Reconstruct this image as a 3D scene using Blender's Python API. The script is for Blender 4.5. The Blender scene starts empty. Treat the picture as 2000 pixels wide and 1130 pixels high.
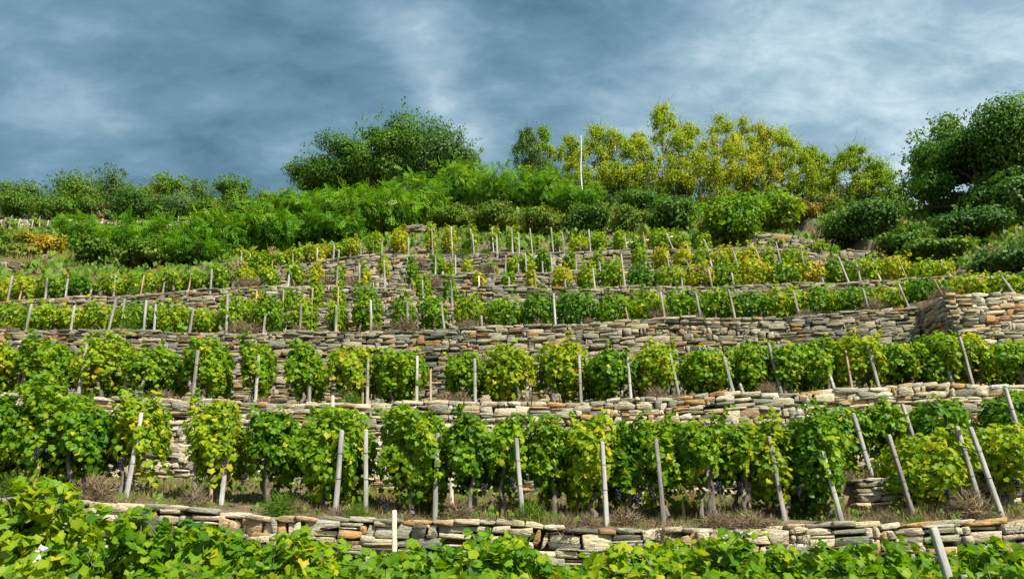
import bpy, math
import numpy as np

C = bpy.context.scene.collection
rng = np.random.RandomState(7)

# ---------------------------------------------------------------- camera, sky, sun, exposure
F, CX, CY, PITCH = 1450.0, 1000.0, 565.0, math.radians(22)
SP, CP = math.sin(PITCH), math.cos(PITCH)
cam_d = bpy.data.cameras.new('camera')
cam_d.sensor_width = 36.0
cam_d.lens = 36.0 * F / 2000.0
cam_d.clip_end = 2000
cam = bpy.data.objects.new('camera', cam_d)
cam.rotation_euler = (math.radians(90) + PITCH, 0, 0)
C.objects.link(cam)
bpy.context.scene.camera = cam

SUN_EL, SUN_AZ = math.radians(46), math.radians(142)
SUN_DIR = (math.sin(SUN_AZ) * math.cos(SUN_EL), math.cos(SUN_AZ) * math.cos(SUN_EL), math.sin(SUN_EL))
sun_d = bpy.data.lights.new('sun', 'SUN')
sun_d.energy = 5.0
sun_d.angle = math.radians(0.5)
sun_d.color = (1.0, 0.93, 0.80)
sun = bpy.data.objects.new('sun', sun_d)
sun.rotation_euler = (math.radians(90) - SUN_EL, 0, math.pi - SUN_AZ)
C.objects.link(sun)

vs = bpy.context.scene.view_settings
vs.view_transform = 'Standard'
vs.look = 'None'
vs.exposure = 1.2
vs.gamma = 1.0
vs.use_curve_mapping = False

world = bpy.data.worlds.new('World')
bpy.context.scene.world = world
world.use_nodes = True
nt = world.node_tree
nt.nodes.clear()
def wn(t, **kw):
    n = nt.nodes.new(t)
    for k, v in kw.items(): setattr(n, k, v)
    return n
def wmath(op, a, b=None, c=None, clamp=False):
    n = wn('ShaderNodeMath', operation=op, use_clamp=clamp)
    for i, v in enumerate((a, b, c)):
        if v is None: continue
        if isinstance(v, (int, float)): n.inputs[i].default_value = v
        else: nt.links.new(v, n.inputs[i])
    return n.outputs[0]
out = wn('ShaderNodeOutputWorld')
sky = wn('ShaderNodeTexSky', sky_type='NISHITA')
sky.sun_disc = False
sky.sun_elevation = SUN_EL
sky.sun_rotation = SUN_AZ
bg_sky = wn('ShaderNodeBackground'); bg_sky.inputs['Strength'].default_value = 0.05
nt.links.new(sky.outputs[0], bg_sky.inputs['Color'])
tc = wn('ShaderNodeTexCoord')
sep = wn('ShaderNodeSeparateXYZ'); nt.links.new(tc.outputs['Generated'], sep.inputs[0])
zc = wmath('ADD', wmath('MAXIMUM', sep.outputs[2], 0.0), 0.45)
comb = wn('ShaderNodeCombineXYZ')
nt.links.new(wmath('DIVIDE', sep.outputs[0], zc), comb.inputs[0])
nt.links.new(wmath('DIVIDE', sep.outputs[1], zc), comb.inputs[1])
def noise(scale, detail, rough, dist, rot, stretch, loc=(0, 0, 0)):
    m = wn('ShaderNodeMapping')
    m.inputs['Location'].default_value = loc
    m.inputs['Rotation'].default_value = (0, 0, rot)
    m.inputs['Scale'].default_value = stretch
    nt.links.new(comb.outputs[0], m.inputs['Vector'])
    n = wn('ShaderNodeTexNoise')
    n.inputs['Scale'].default_value = scale
    n.inputs['Detail'].default_value = detail
    n.inputs['Roughness'].default_value = rough
    n.inputs['Distortion'].default_value = dist
    nt.links.new(m.outputs[0], n.inputs['Vector'])
    return n.outputs[0]
n_big = noise(1.3, 6, 0.5, 0.2, 0.5, (1, 1.4, 1), (0.3, 0.1, 0))
n_mid = noise(4.6, 8, 0.56, 0.12, -0.45, (0.9, 1.5, 1), (3.1, 1.7, 0))
n_fine = noise(15.0, 8, 0.65, 0.5, 0.7, (0.7, 1.5, 1), (1.2, 7.7, 0))
# thin cloud brightens toward the sun's side of the sky
dot = wn('ShaderNodeVectorMath', operation='DOT_PRODUCT')
nt.links.new(tc.outputs['Generated'], dot.inputs[0]); dot.inputs[1].default_value = SUN_DIR
toward = wmath('MULTIPLY_ADD', dot.outputs['Value'], 0.75, 0.42, clamp=True)
cl = wmath('ADD', wmath('MULTIPLY', n_big, 0.44), wmath('MULTIPLY', n_mid, 0.78))
cl = wmath('ADD', cl, wmath('MULTIPLY', n_fine, 0.30))
cl = wmath('ADD', cl, wmath('MULTIPLY', toward, 0.88))
cl = wmath('ADD', cl, wmath('MULTIPLY_ADD', sep.outputs[2], -0.85, 0.46))
# one brighter diagonal wisp of cloud
def wisp(px, py, su, sv, rot, amt):
    u_, v_ = (px - CX) / F, (CY - py) / F
    dx, dy, dz = u_, CP - v_ * SP, SP + v_ * CP
    l_ = math.sqrt(dx * dx + dy * dy + dz * dz); zc_ = dz / l_ + 0.45
    m = wn('ShaderNodeMapping', vector_type='TEXTURE')
    m.inputs['Location'].default_value = (dx / l_ / zc_ + 0.06, dy / l_ / zc_ + 0.06, 0); m.inputs['Rotation'].default_value = (0, 0, rot); m.inputs['Scale'].default_value = (su, sv, 1)
    ad = wn('ShaderNodeVectorMath', operation='MULTIPLY_ADD')
    nz_ = wn('ShaderNodeTexNoise'); nz_.inputs['Scale'].default_value = 9; nz_.inputs['Detail'].default_value = 6
    nt.links.new(comb.outputs[0], nz_.inputs['Vector']); nt.links.new(nz_.outputs['Color'], ad.inputs[0])
    ad.inputs[1].default_value = (0.12, 0.12, 0); 
    nt.links.new(comb.outputs[0], ad.inputs[2]); nt.links.new(ad.outputs[0], m.inputs['Vector'])
    ln = wn('ShaderNodeVectorMath', operation='LENGTH'); nt.links.new(m.outputs[0], ln.inputs[0])
    f_ = wmath('EXPONENT', wmath('MULTIPLY', wmath('MULTIPLY', ln.outputs['Value'], ln.outputs['Value']), -1.0))
    return wmath('MULTIPLY', f_, amt)
cl = wmath('ADD', cl, wisp(880, 205, 0.045, 0.14, -0.42, 0.26))
cl = wmath('ADD', cl, wisp(190, 240, 0.06, 0.03, 0.3, 0.14))
mr = wn('ShaderNodeMapRange'); mr.clamp = True
nt.links.new(cl, mr.inputs[0])
mr.inputs[1].default_value = 0.88; mr.inputs[2].default_value = 1.44
cr = wn('ShaderNodeValToRGB')
e = cr.color_ramp.elements
e[0].position = 0.0; e[0].color = (0.038, 0.084, 0.120, 1)
e[1].position = 1.0; e[1].color = (0.36, 0.43, 0.47, 1)
x = e.new(0.35); x.color = (0.082, 0.150, 0.200, 1)
x = e.new(0.65); x.color = (0.160, 0.235, 0.285, 1)
nt.links.new(mr.outputs[0], cr.inputs[0])
bg_cl = wn('ShaderNodeBackground'); bg_cl.inputs['Strength'].default_value = 1.0
nt.links.new(cr.outputs[0], bg_cl.inputs['Color'])
mixw = wn('ShaderNodeMixShader'); mixw.inputs[0].default_value = 0.90
nt.links.new(bg_sky.outputs[0], mixw.inputs[1]); nt.links.new(bg_cl.outputs[0], mixw.inputs[2])
nt.links.new(mixw.outputs[0], out.inputs['Surface'])

# ---------------------------------------------------------------- pixel helpers (photo pixels -> points in the place)
def at(px, py, Y):
    u = (px - CX) / F; v = (CY - py) / F
    t = Y / (CP - v * SP)
    return np.array([u * t, Y, (SP + v * CP) * t])
def proj(p):
    p = np.atleast_2d(p)
    d = p[:, 1] * CP + p[:, 2] * SP
    d = np.where(d < 0.1, 0.1, d)
    return CX + F * p[:, 0] / d, CY - F * (-p[:, 1] * SP + p[:, 2] * CP) / d, d

# ---------------------------------------------------------------- mesh helpers
def mesh_np(name, V, faces, mats=(), tint=None, smooth=False, mat_idx=None):
    """faces: list of (m,k) int arrays"""
    me = bpy.data.meshes.new(name)
    V = np.asarray(V, dtype=np.float32)
    me.vertices.add(len(V)); me.vertices.foreach_set('co', V.ravel())
    faces = [np.asarray(f, dtype=np.int32) for f in faces if len(f)]
    nl = sum(f.size for f in faces); npoly = sum(len(f) for f in faces)
    me.loops.add(nl); me.polygons.add(npoly)
    me.loops.foreach_set('vertex_index', np.concatenate([f.ravel() for f in faces]))
    tot = np.concatenate([np.full(len(f), f.shape[1], dtype=np.int32) for f in faces])
    st = np.concatenate([[0], np.cumsum(tot)[:-1]]).astype(np.int32)
    me.polygons.foreach_set('loop_start', st)
    me.polygons.foreach_set('loop_total', tot)
    if smooth: me.polygons.foreach_set('use_smooth', np.ones(npoly, dtype=bool))
    for m in mats: me.materials.append(m)
    if mat_idx is not None: me.polygons.foreach_set('material_index', np.asarray(mat_idx, dtype=np.int32))
    if tint is not None:
        a = me.attributes.new('tint', 'FLOAT', 'POINT')
        a.data.foreach_set('value', np.asarray(tint, dtype=np.float32))
    me.update(calc_edges=True)
    return me
def link(name, data, parent=None, loc=(0, 0, 0)):
    o = bpy.data.objects.new(name, data)
    C.objects.link(o)
    o.location = loc
    if parent is not None: o.parent = parent
    return o
def tag(o, label=None, cat=None, group=None, kind=None):
    if label: o['label'] = label
    if cat: o['category'] = cat
    if group: o['group'] = group
    if kind: o['kind'] = kind
    return o
def tube(pts, radii, n=6, cap=True):
    pts = np.asarray(pts, float); radii = np.asarray(radii, float)
    V = []; Fq = []
    d = np.gradient(pts, axis=0)
    for i, (p, r) in enumerate(zip(pts, radii)):
        t = d[i] / (np.linalg.norm(d[i]) + 1e-9)
        a = np.array([1, 0, 0]) if abs(t[0]) < 0.8 else np.array([0, 1, 0])
        u = np.cross(t, a); u /= np.linalg.norm(u); w = np.cross(t, u)
        an = np.arange(n) * 2 * math.pi / n
        V.append(p + r * (np.cos(an)[:, None] * u + np.sin(an)[:, None] * w))
    V = np.concatenate(V)
    for i in range(len(pts) - 1):
        for k in range(n):
            k2 = (k + 1) % n
            Fq.append((i * n + k, i * n + k2, (i + 1) * n + k2, (i + 1) * n + k))
    return V, np.array(Fq)
class Bag:
    def __init__(s): s.V = []; s.F = {}; s.n = 0; s.T = []
    def add(s, V, faces, tint=None):
        for f in faces:
            f = np.asarray(f)
            if f.ndim == 1: f = f[None]
            s.F.setdefault(f.shape[1], []).append(f + s.n)
        s.V.append(V); s.n += len(V)
        s.T.append(np.full(len(V), 0.5 if tint is None else tint, float) if np.isscalar(tint) or tint is None else tint)
    def mesh(s, name, mats, smooth=False):
        return mesh_np(name, np.concatenate(s.V), [np.concatenate(v) for v in s.F.values()], mats, np.concatenate(s.T), smooth)
VOFF = np.r_[0.07, -0.04, -.01, -.04, .03, -.04, .03, -.05, .03, -.04, .03, -.04, -.01]
def scatter(tmplV, tmplT, pos, nrm, tip, scale, tint):
    """copies of a leaf-like template; template lies in xy, tip +y, normal +z"""
    n = nrm / (np.linalg.norm(nrm, axis=1, keepdims=True) + 1e-9)
    y = tip - (tip * n).sum(1, keepdims=True) * n
    y /= (np.linalg.norm(y, axis=1, keepdims=True) + 1e-9)
    x = np.cross(y, n)
    R = np.stack([x, y, n], axis=2)
    scale = np.asarray(scale)
    if scale.ndim == 1: scale = np.repeat(scale[:, None], 3, 1)
    loc = tmplV[None] * scale[:, None, :]
    V = np.einsum('nij,nvj->nvi', R, loc) + pos[:, None]
    N, nv = len(pos), len(tmplV)
    if nv == 13: tint = (tint[:, None] + VOFF[None]).ravel()
    else: tint = np.repeat(tint, nv)
    Fc = (tmplT[None] + (np.arange(N) * nv)[:, None, None]).reshape(-1, tmplT.shape[1])
    return V.reshape(-1, 3), Fc, tint, R

# ---------------------------------------------------------------- materials
def new_mat(name):
    m = bpy.data.materials.new(name); m.use_nodes = True
    m.node_tree.nodes.clear()
    return m, m.node_tree
def ramp(t, stops, fac):
    r = t.nodes.new('ShaderNodeValToRGB')
    el = r.color_ramp.elements
    el[0].position = stops[0][0]; el[0].color = (*stops[0][1], 1)
    el[1].position = stops[-1][0]; el[1].color = (*stops[-1][1], 1)
    for p, c in stops[1:-1]:
        x = el.new(p); x.color = (*c, 1)
    t.links.new(fac, r.inputs[0])
    return r.outputs[0]
def leaf_mat(name, stops, trans=0.35, rough=0.55, var=0.35, spec=0.12):
    m, t = new_mat(name)
    o = t.nodes.new('ShaderNodeOutputMaterial')
    at_ = t.nodes.new('ShaderNodeAttribute'); at_.attribute_name = 'tint'
    g = t.nodes.new('ShaderNodeNewGeometry')
    nz = t.nodes.new('ShaderNodeTexNoise'); nz.inputs['Scale'].default_value = 14; nz.inputs['Detail'].default_value = 2
    t.links.new(g.outputs['Position'], nz.inputs['Vector'])
    ad = t.nodes.new('ShaderNodeMath'); ad.operation = 'MULTIPLY_ADD'
    t.links.new(nz.outputs[0], ad.inputs[0]); ad.inputs[1].default_value = var * 0.5
    sb = t.nodes.new('ShaderNodeMath'); sb.operation = 'SUBTRACT'
    t.links.new(at_.outputs['Fac'], sb.inputs[0]); sb.inputs[1].default_value = var * 0.25
    t.links.new(sb.outputs[0], ad.inputs[2])
    col = ramp(t, stops, ad.outputs[0])
    p = t.nodes.new('ShaderNodeBsdfPrincipled')
    p.inputs['Roughness'].default_value = rough
    p.inputs['Specular IOR Level'].default_value = spec
    t.links.new(col, p.inputs['Base Color'])
    tr = t.nodes.new('ShaderNodeBsdfTranslucent')
    hs = t.nodes.new('ShaderNodeHueSaturation'); hs.inputs['Saturation'].default_value = 1.1; hs.inputs['Value'].default_value = 1.5
    hs.inputs['Hue'].default_value = 0.485
    t.links.new(col, hs.inputs['Color']); t.links.new(hs.outputs[0], tr.inputs['Color'])
    mx = t.nodes.new('ShaderNodeMixShader'); mx.inputs[0].default_value = trans
    t.links.new(p.outputs[0], mx.inputs[1]); t.links.new(tr.outputs[0], mx.inputs[2])
    t.links.new(mx.outputs[0], o.inputs['Surface'])
    return m
def solid_mat(name, stops, scale=8.0, rough=0.85, bump=0.3, bscale=40.0, stretch=(1, 1, 1), use_tint=False, detail=6):
    m, t = new_mat(name)
    o = t.nodes.new('ShaderNodeOutputMaterial')
    g = t.nodes.new('ShaderNodeNewGeometry')
    mp = t.nodes.new('ShaderNodeMapping'); mp.inputs['Scale'].default_value = stretch
    t.links.new(g.outputs['Position'], mp.inputs['Vector'])
    nz = t.nodes.new('ShaderNodeTexNoise'); nz.inputs['Scale'].default_value = scale; nz.inputs['Detail'].default_value = detail
    t.links.new(mp.outputs[0], nz.inputs['Vector'])
    fac = nz.outputs[0]
    if use_tint:
        a = t.nodes.new('ShaderNodeAttribute'); a.attribute_name = 'tint'
        ad = t.nodes.new('ShaderNodeMath'); ad.operation = 'MULTIPLY_ADD'
        t.links.new(fac, ad.inputs[0]); ad.inputs[1].default_value = 0.4
        sb = t.nodes.new('ShaderNodeMath'); sb.operation = 'SUBTRACT'; t.links.new(a.outputs['Fac'], sb.inputs[0]); sb.inputs[1].default_value = 0.2
        t.links.new(sb.outputs[0], ad.inputs[2]); fac = ad.outputs[0]
    col = ramp(t, stops, fac)
    p = t.nodes.new('ShaderNodeBsdfPrincipled'); p.inputs['Roughness'].default_value = rough
    p.inputs['Specular IOR Level'].default_value = 0.25
    t.links.new(col, p.inputs['Base Color'])
    if bump:
        n2 = t.nodes.new('ShaderNodeTexNoise'); n2.inputs['Scale'].default_value = bscale; n2.inputs['Detail'].default_value = 5
        t.links.new(mp.outputs[0], n2.inputs['Vector'])
        b = t.nodes.new('ShaderNodeBump'); b.inputs['Strength'].default_value = bump; b.inputs['Distance'].default_value = 0.02
        t.links.new(n2.outputs[0], b.inputs['Height']); t.links.new(b.outputs[0], p.inputs['Normal'])
    t.links.new(p.outputs[0], o.inputs['Surface'])
    return m
VINE_STOPS = [(0.0, (0.016, 0.062, 0.008)), (0.25, (0.050, 0.140, 0.008)), (0.45, (0.125, 0.235, 0.008)),
              (0.62, (0.235, 0.305, 0.010)), (0.78, (0.43, 0.35, 0.018)), (0.90, (0.36, 0.16, 0.02)), (1.0, (0.13, 0.05, 0.02))]
M_VINE = leaf_mat('vine_leaf', VINE_STOPS, trans=0.46, rough=0.45)
M_LOCUST = leaf_mat('locust_leaf', [(0, (0.022, 0.075, 0.008)), (0.5, (0.075, 0.205, 0.007)), (0.8, (0.15, 0.28, 0.010)), (1, (0.30, 0.34, 0.06))], trans=0.35)
M_TREE = leaf_mat('tree_leaf', [(0, (0.022, 0.070, 0.010)), (0.5, (0.060, 0.145, 0.014)), (1, (0.15, 0.23, 0.022))], trans=0.30)
M_GREY = leaf_mat('grey_green_leaf', [(0, (0.035, 0.085, 0.022)), (0.5, (0.080, 0.155, 0.036)), (1, (0.15, 0.23, 0.065))], trans=0.30)
M_OLIVE = leaf_mat('olive_scrub_leaf', [(0, (0.026, 0.085, 0.008)), (0.5, (0.075, 0.155, 0.012)), (0.8, (0.16, 0.18, 0.022)), (1, (0.21, 0.105, 0.03))], trans=0.25)
M_BIRCH = leaf_mat('birch_leaf', [(0, (0.075, 0.170, 0.014)), (0.45, (0.20, 0.30, 0.018)), (0.75, (0.32, 0.37, 0.02)), (1, (0.44, 0.38, 0.025))], trans=0.35)
M_DARK = leaf_mat('dark_leaf', [(0, (0.016, 0.050, 0.008)), (0.5, (0.040, 0.105, 0.012)), (1, (0.09, 0.17, 0.022))], trans=0.25)
M_DRY = leaf_mat('dry_twig', [(0, (0.085, 0.062, 0.040)), (0.5, (0.175, 0.135, 0.085)), (0.8, (0.27, 0.215, 0.12)), (1, (0.13, 0.16, 0.04))], trans=0.15, rough=0.9)
M_STRAW = leaf_mat('dry_grass_blade', [(0, (0.06, 0.042, 0.022)), (0.5, (0.15, 0.110, 0.055)), (0.75, (0.25, 0.195, 0.09)), (0.85, (0.11, 0.13, 0.03)), (1, (0.07, 0.14, 0.02))], trans=0.2, rough=0.9)
M_AUT = leaf_mat('autumn_leaf', [(0, (0.10, 0.13, 0.015)), (0.4, (0.30, 0.26, 0.018)), (0.8, (0.42, 0.24, 0.018)), (1, (0.30, 0.10, 0.02))], trans=0.3)
M_SOIL = solid_mat('dry_soil', [(0.3, (0.05, 0.040, 0.026)), (0.5, (0.105, 0.080, 0.050)), (0.65, (0.145, 0.115, 0.070)), (0.8, (0.075, 0.08, 0.03))], 2.5, 0.95, 0.6, 12)
M_BARK = solid_mat('vine_bark', [(0.3, (0.045, 0.036, 0.032)), (0.7, (0.17, 0.145, 0.125))], 18, 0.9, 0.8, 60, (1, 1, 0.25))
M_TRUNK = solid_mat('tree_bark', [(0.3, (0.03, 0.024, 0.018)), (0.7, (0.085, 0.07, 0.055))], 10, 0.9, 0.5, 40, (1, 1, 0.3))
M_WHITE = solid_mat('birch_bark', [(0.28, (0.10, 0.09, 0.08)), (0.42, (0.55, 0.52, 0.46)), (0.8, (0.72, 0.69, 0.62))], 5, 0.8, 0.2, 30, (1, 1, 3))
M_POST = solid_mat('weathered_post', [(0.25, (0.08, 0.08, 0.075)), (0.45, (0.19, 0.19, 0.175)), (0.6, (0.30, 0.295, 0.27)), (0.75, (0.42, 0.41, 0.37))], 7, 0.85, 0.35, 50, (1, 1, 0.22))
M_POST2 = solid_mat('dark_weathered_post', [(0.25, (0.06, 0.055, 0.05)), (0.45, (0.15, 0.14, 0.125)), (0.6, (0.23, 0.215, 0.19)), (0.75, (0.33, 0.31, 0.27))], 8, 0.9, 0.5, 50, (1, 1, 0.2))
M_PALE = solid_mat('pale_wood', [(0.25, (0.30, 0.24, 0.16)), (0.5, (0.48, 0.41, 0.29)), (0.75, (0.58, 0.50, 0.37))], 9, 0.85, 0.35, 50, (1, 1, 0.2))
M_WOOD = solid_mat('wood_stake', [(0.25, (0.14, 0.085, 0.045)), (0.5, (0.27, 0.19, 0.115)), (0.75, (0.36, 0.28, 0.19))], 10, 0.9, 0.4, 60, (1, 1, 0.2))
M_WIRE = solid_mat('wire', [(0.3, (0.10, 0.09, 0.08)), (0.7, (0.2, 0.17, 0.14))], 20, 0.5, 0)
M_GRAPE = solid_mat('grape_skin', [(0.3, (0.004, 0.004, 0.008)), (0.7, (0.018, 0.015, 0.028))], 30, 0.6, 0)
M_PAPER = solid_mat('white_plastic', [(0.3, (0.55, 0.57, 0.58)), (0.7, (0.68, 0.69, 0.70))], 5, 0.5, 0)

def stone_material(name, tone):
    m, t = new_mat(name)
    o = t.nodes.new('ShaderNodeOutputMaterial')
    a = t.nodes.new('ShaderNodeAttribute'); a.attribute_name = 'tint'
    g = t.nodes.new('ShaderNodeNewGeometry')
    cream, grey, green = (0.46, 0.41, 0.27), (0.29, 0.28, 0.20), (0.18, 0.19, 0.14)
    k = tone
    f = lambda c: tuple(v * k for v in c)
    stops = [(0.0, f((0.085, 0.08, 0.065))), (0.12, f(green)), (0.30, f(grey)), (0.45, f((0.37, 0.34, 0.26))), (0.62, f(cream)), (0.76, f((0.53, 0.47, 0.35))),
             (0.84, f((0.40, 0.31, 0.18))), (0.93, f((0.40, 0.245, 0.095))), (0.97, f((0.27, 0.16, 0.08))), (1.0, f((0.62, 0.60, 0.54)))]
    col = ramp(t, stops, a.outputs['Fac'])
    def nz(scale, detail, rough=0.6):
        n = t.nodes.new('ShaderNodeTexNoise'); n.inputs['Scale'].default_value = scale; n.inputs['Detail'].default_value = detail; n.inputs['Roughness'].default_value = rough
        mp = t.nodes.new('ShaderNodeMapping'); mp.inputs['Scale'].default_value = (1, 1, 3.2)
        t.links.new(g.outputs['Position'], mp.inputs['Vector']); t.links.new(mp.outputs[0], n.inputs['Vector'])
        return n.outputs[0]
    def mix(fac, c1, c2, blend='MIX'):
        x = t.nodes.new('ShaderNodeMix'); x.data_type = 'RGBA'; x.blend_type = blend
        if isinstance(fac, float): x.inputs[0].default_value = fac
        else: t.links.new(fac, x.inputs[0])
        for i, c in ((6, c1), (7, c2)):
            if isinstance(c, tuple): x.inputs[i].default_value = (*c, 1)
            else: t.links.new(c, x.inputs[i])
        return x.outputs[2]
    def rng_(v, a0, a1, b0, b1):
        r = t.nodes.new('ShaderNodeMapRange'); t.links.new(v, r.inputs[0])
        for i, q in enumerate((a0, a1, b0, b1)): r.inputs[i + 1].default_value = q
        return r.outputs[0]
    n1 = nz(9, 6); n2 = nz(2.6, 5); n3 = nz(28, 5, 0.7)
    col = mix(rng_(n2, 0.56, 0.70, 0, 0.6), col, f((0.36, 0.26, 0.11)))
    col = mix(rng_(n1, 0.52, 0.68, 0, 0.55), col, f((0.13, 0.13, 0.105)))
    col = mix(0.7, col, ramp(t, [(0.3, (0.35, 0.35, 0.35)), (0.5, (0.85, 0.85, 0.85)), (0.7, (1, 1, 1))], n3), 'MULTIPLY')
    p = t.nodes.new('ShaderNodeBsdfPrincipled'); p.inputs['Roughness'].default_value = 0.9; p.inputs['Specular IOR Level'].default_value = 0.2
    t.links.new(col, p.inputs['Base Color'])
    b = t.nodes.new('ShaderNodeBump'); b.inputs['Strength'].default_value = 1.0; b.inputs['Distance'].default_value = 0.05
    t.links.new(n1, b.inputs['Height'])
    b2 = t.nodes.new('ShaderNodeBump'); b2.inputs['Strength'].default_value = 0.7; b2.inputs['Distance'].default_value = 0.012
    t.links.new(n3, b2.inputs['Height']); t.links.new(b.outputs[0], b2.inputs['Normal'])
    t.links.new(b2.outputs[0], p.inputs['Normal'])
    t.links.new(p.outputs[0], o.inputs['Surface'])
    return m
M_STONE = stone_material('schist_stone', 1.0)
M_STONE2 = stone_material('dim_schist_stone', 0.70)  # same stone colours scaled darker: dimness under raking sun put into the colour

# ---------------------------------------------------------------- the terraces: wall lines (photo pixels of each wall's top edge, distance)
BAT = 0.13
class Wall: pass
def mkwall(key, Y, pts, taper=None, rise=0.3, ystep=None):
    w = Wall(); w.key = key; w.Y = Y; w.rise = rise; w.taper = taper; w.ystep = ystep
    P = np.array([at(px, py, Y if ystep is None or px < ystep[0] else ystep[1]) for px, py in pts])
    w.xs = P[:, 0]; w.zs = P[:, 2]
    if taper: w.tx = [at(p, pts[0][1], Y)[0] for p in taper]   # px: start0,start1,end0,end1 of real height
    if ystep:
        w.xstep = at(ystep[0], ystep[2], ystep[1])[0]
        left = np.array([p[0] < ystep[0] for p in pts]); L_ = left & (w.xs < w.xstep - .03); R_ = ~left
        zl = float(np.interp(w.xstep, w.xs[left], w.zs[left]))
        w.xs = np.concatenate([w.xs[L_], [w.xstep - .02], w.xs[R_]]); w.zs = np.concatenate([w.zs[L_], [zl], w.zs[R_]])
    return w
WALLS = [
    mkwall('w1', 10.0, [(-200, 972), (0, 975), (150, 985), (280, 990), (500, 1002), (700, 1015), (900, 1022), (1150, 1030), (1400, 1032), (1600, 1030), (1800, 1022), (2000, 1012), (2200, 1005)], rise=0.35),
    mkwall('w1b', 11.4, [(1500, 985), (1590, 975), (1640, 938), (1760, 932), (1900, 925), (2000, 915), (2200, 905)], taper=(1585, 1630, 9000, 9001), rise=0.24),
    mkwall('w2', 14.6, [(-200, 768), (0, 770), (160, 776), (350, 784), (500, 788), (700, 790), (1000, 788), (1300, 780), (1450, 768), (1600, 765), (1800, 755), (2000, 752), (2200, 745)], rise=0.2),
    mkwall('w3', 18.4, [(-200, 640), (0, 645), (250, 648), (450, 653), (600, 652), (750, 648), (900, 643), (1100, 635), (1300, 624), (1500, 622), (1700, 610), (1842, 600), (1846, 578), (2000, 572), (2200, 566)], rise=0.18, ystep=(1845, 17.2, 580)),
    mkwall('w3b', 20.4, [(380, 640), (450, 628), (500, 614), (600, 608), (700, 602), (800, 592), (900, 590), (960, 600)], taper=(440, 490, 900, 950), rise=0.2),
    mkwall('w4', 22.0, [(-200, 600), (0, 592), (90, 585), (250, 580), (330, 572), (450, 566), (550, 558), (650, 562), (800, 566), (900, 562), (1100, 563), (1200, 563), (1350, 562), (1500, 558), (1650, 553), (1750, 548), (1850, 543), (2000, 538), (2200, 530)], rise=0.25),
    mkwall('w5', 24.8, [(420, 548), (500, 541), (600, 541), (700, 540), (800, 540), (1000, 535), (1200, 530), (1300, 526), (1400, 523), (1550, 521), (1640, 520)], taper=(455, 520, 1560, 1640), rise=0.3),
    mkwall('w6', 27.6, [(430, 532), (520, 525), (600, 515), (680, 505), (740, 498), (800, 497), (900, 499), (1000, 495), (1100, 494), (1200, 492), (1300, 489), (1450, 487), (1560, 492), (1660, 502), (1760, 512)], taper=(470, 540, 1660, 1740), rise=0.3),
    mkwall('w7', 50.0, [(-300, 432), (0, 431), (200, 430), (330, 433), (430, 434), (520, 440)], taper=(-9001, -9000, 430, 500), rise=0.55),
]
WK = {w.key: w for w in WALLS}
def frac(x, a, b): return float(np.clip((x - a) / (b - a), 0, 1))
RIDGE_PX = [(-300, 388, 62), (0, 388, 62), (300, 392, 62), (500, 392, 60), (620, 392, 52), (760, 392, 46), (1000, 392, 45), (1300, 395, 44), (1600, 398, 44), (1740, 400, 42), (1850, 415, 40), (2000, 420, 39), (2300, 420, 39)]
RP = np.array([at(px, py, Y) for px, py, Y in RIDGE_PX])
def ridge(x): return np.interp(x, RP[:, 0], RP[:, 1]), np.interp(x, RP[:, 0], RP[:, 2])
def hump(x, y):
    return 0.5 * math.sin(x * 0.9 + y * 0.5) + 0.3 * math.sin(x * 2.1 - y * 1.3 + 1) + 0.2 * math.sin(x * 3.7 + y * 2.9 + 2)
def wall_y(w, x):
    return w.ystep[1] if (w.ystep is not None and x > w.xstep) else w.Y
def breaks(x):
    """terrain profile at world x: list of (y,z); walls as steep steps; also returns per-wall (ybase,zbase,ytop,ztop)"""
    pts = [(-80, -1.9), (-4, -1.65), (4, -1.6)]
    info = {}
    ry, rz = ridge(x)
    ly, lz = 4.0, -1.6
    real = [w for w in WALLS if not w.taper or frac(x, w.tx[0], w.tx[1]) * (1 - frac(x, w.tx[2], w.tx[3])) > 0.02]
    for i, w in enumerate(real):
        y = wall_y(w, x)
        zt = float(np.interp(x, w.xs, w.zs))
        if w.key == 'w1': zb = -1.15
        else:
            zb = lz + w.rise * (y - ly)
        if w.taper:
            f = frac(x, w.tx[0], w.tx[1]) * (1 - frac(x, w.tx[2], w.tx[3]))
            if w.key == 'w7': zb = zt - 0.7
            zt = zb + (zt - zb) * f if zt > zb else zb + 0.02
        if zt < zb + 0.02: zb = zt - 0.02
        h = zt - zb
        yb = y - BAT * h
        pts += [(yb + 0.10, zb), (y + 0.10, zt)]
        info[w.key] = (yb, zb, y, zt)
        ly, lz = y + 0.10, zt
    pts += [(max(ry, ly + 3), max(rz, lz + 0.5)), (ry + 6, rz + 0.6), (ry + 40, rz - 6), (400, rz - 40)]
    return pts, info
def ground(x, y):
    p, _ = breaks(x)
    a = np.array(p)
    return float(np.interp(y, a[:, 0], a[:, 1]))
def hit(px, py, y0=22.7, y1=70.0):
    """first point where the line of sight through a photo pixel meets the hill above the terraces"""
    for Y in np.arange(y0, y1, 0.4):
        p = at(px, py, Y)
        if p[2] <= ground(p[0], Y): return Y
    return None
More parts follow.
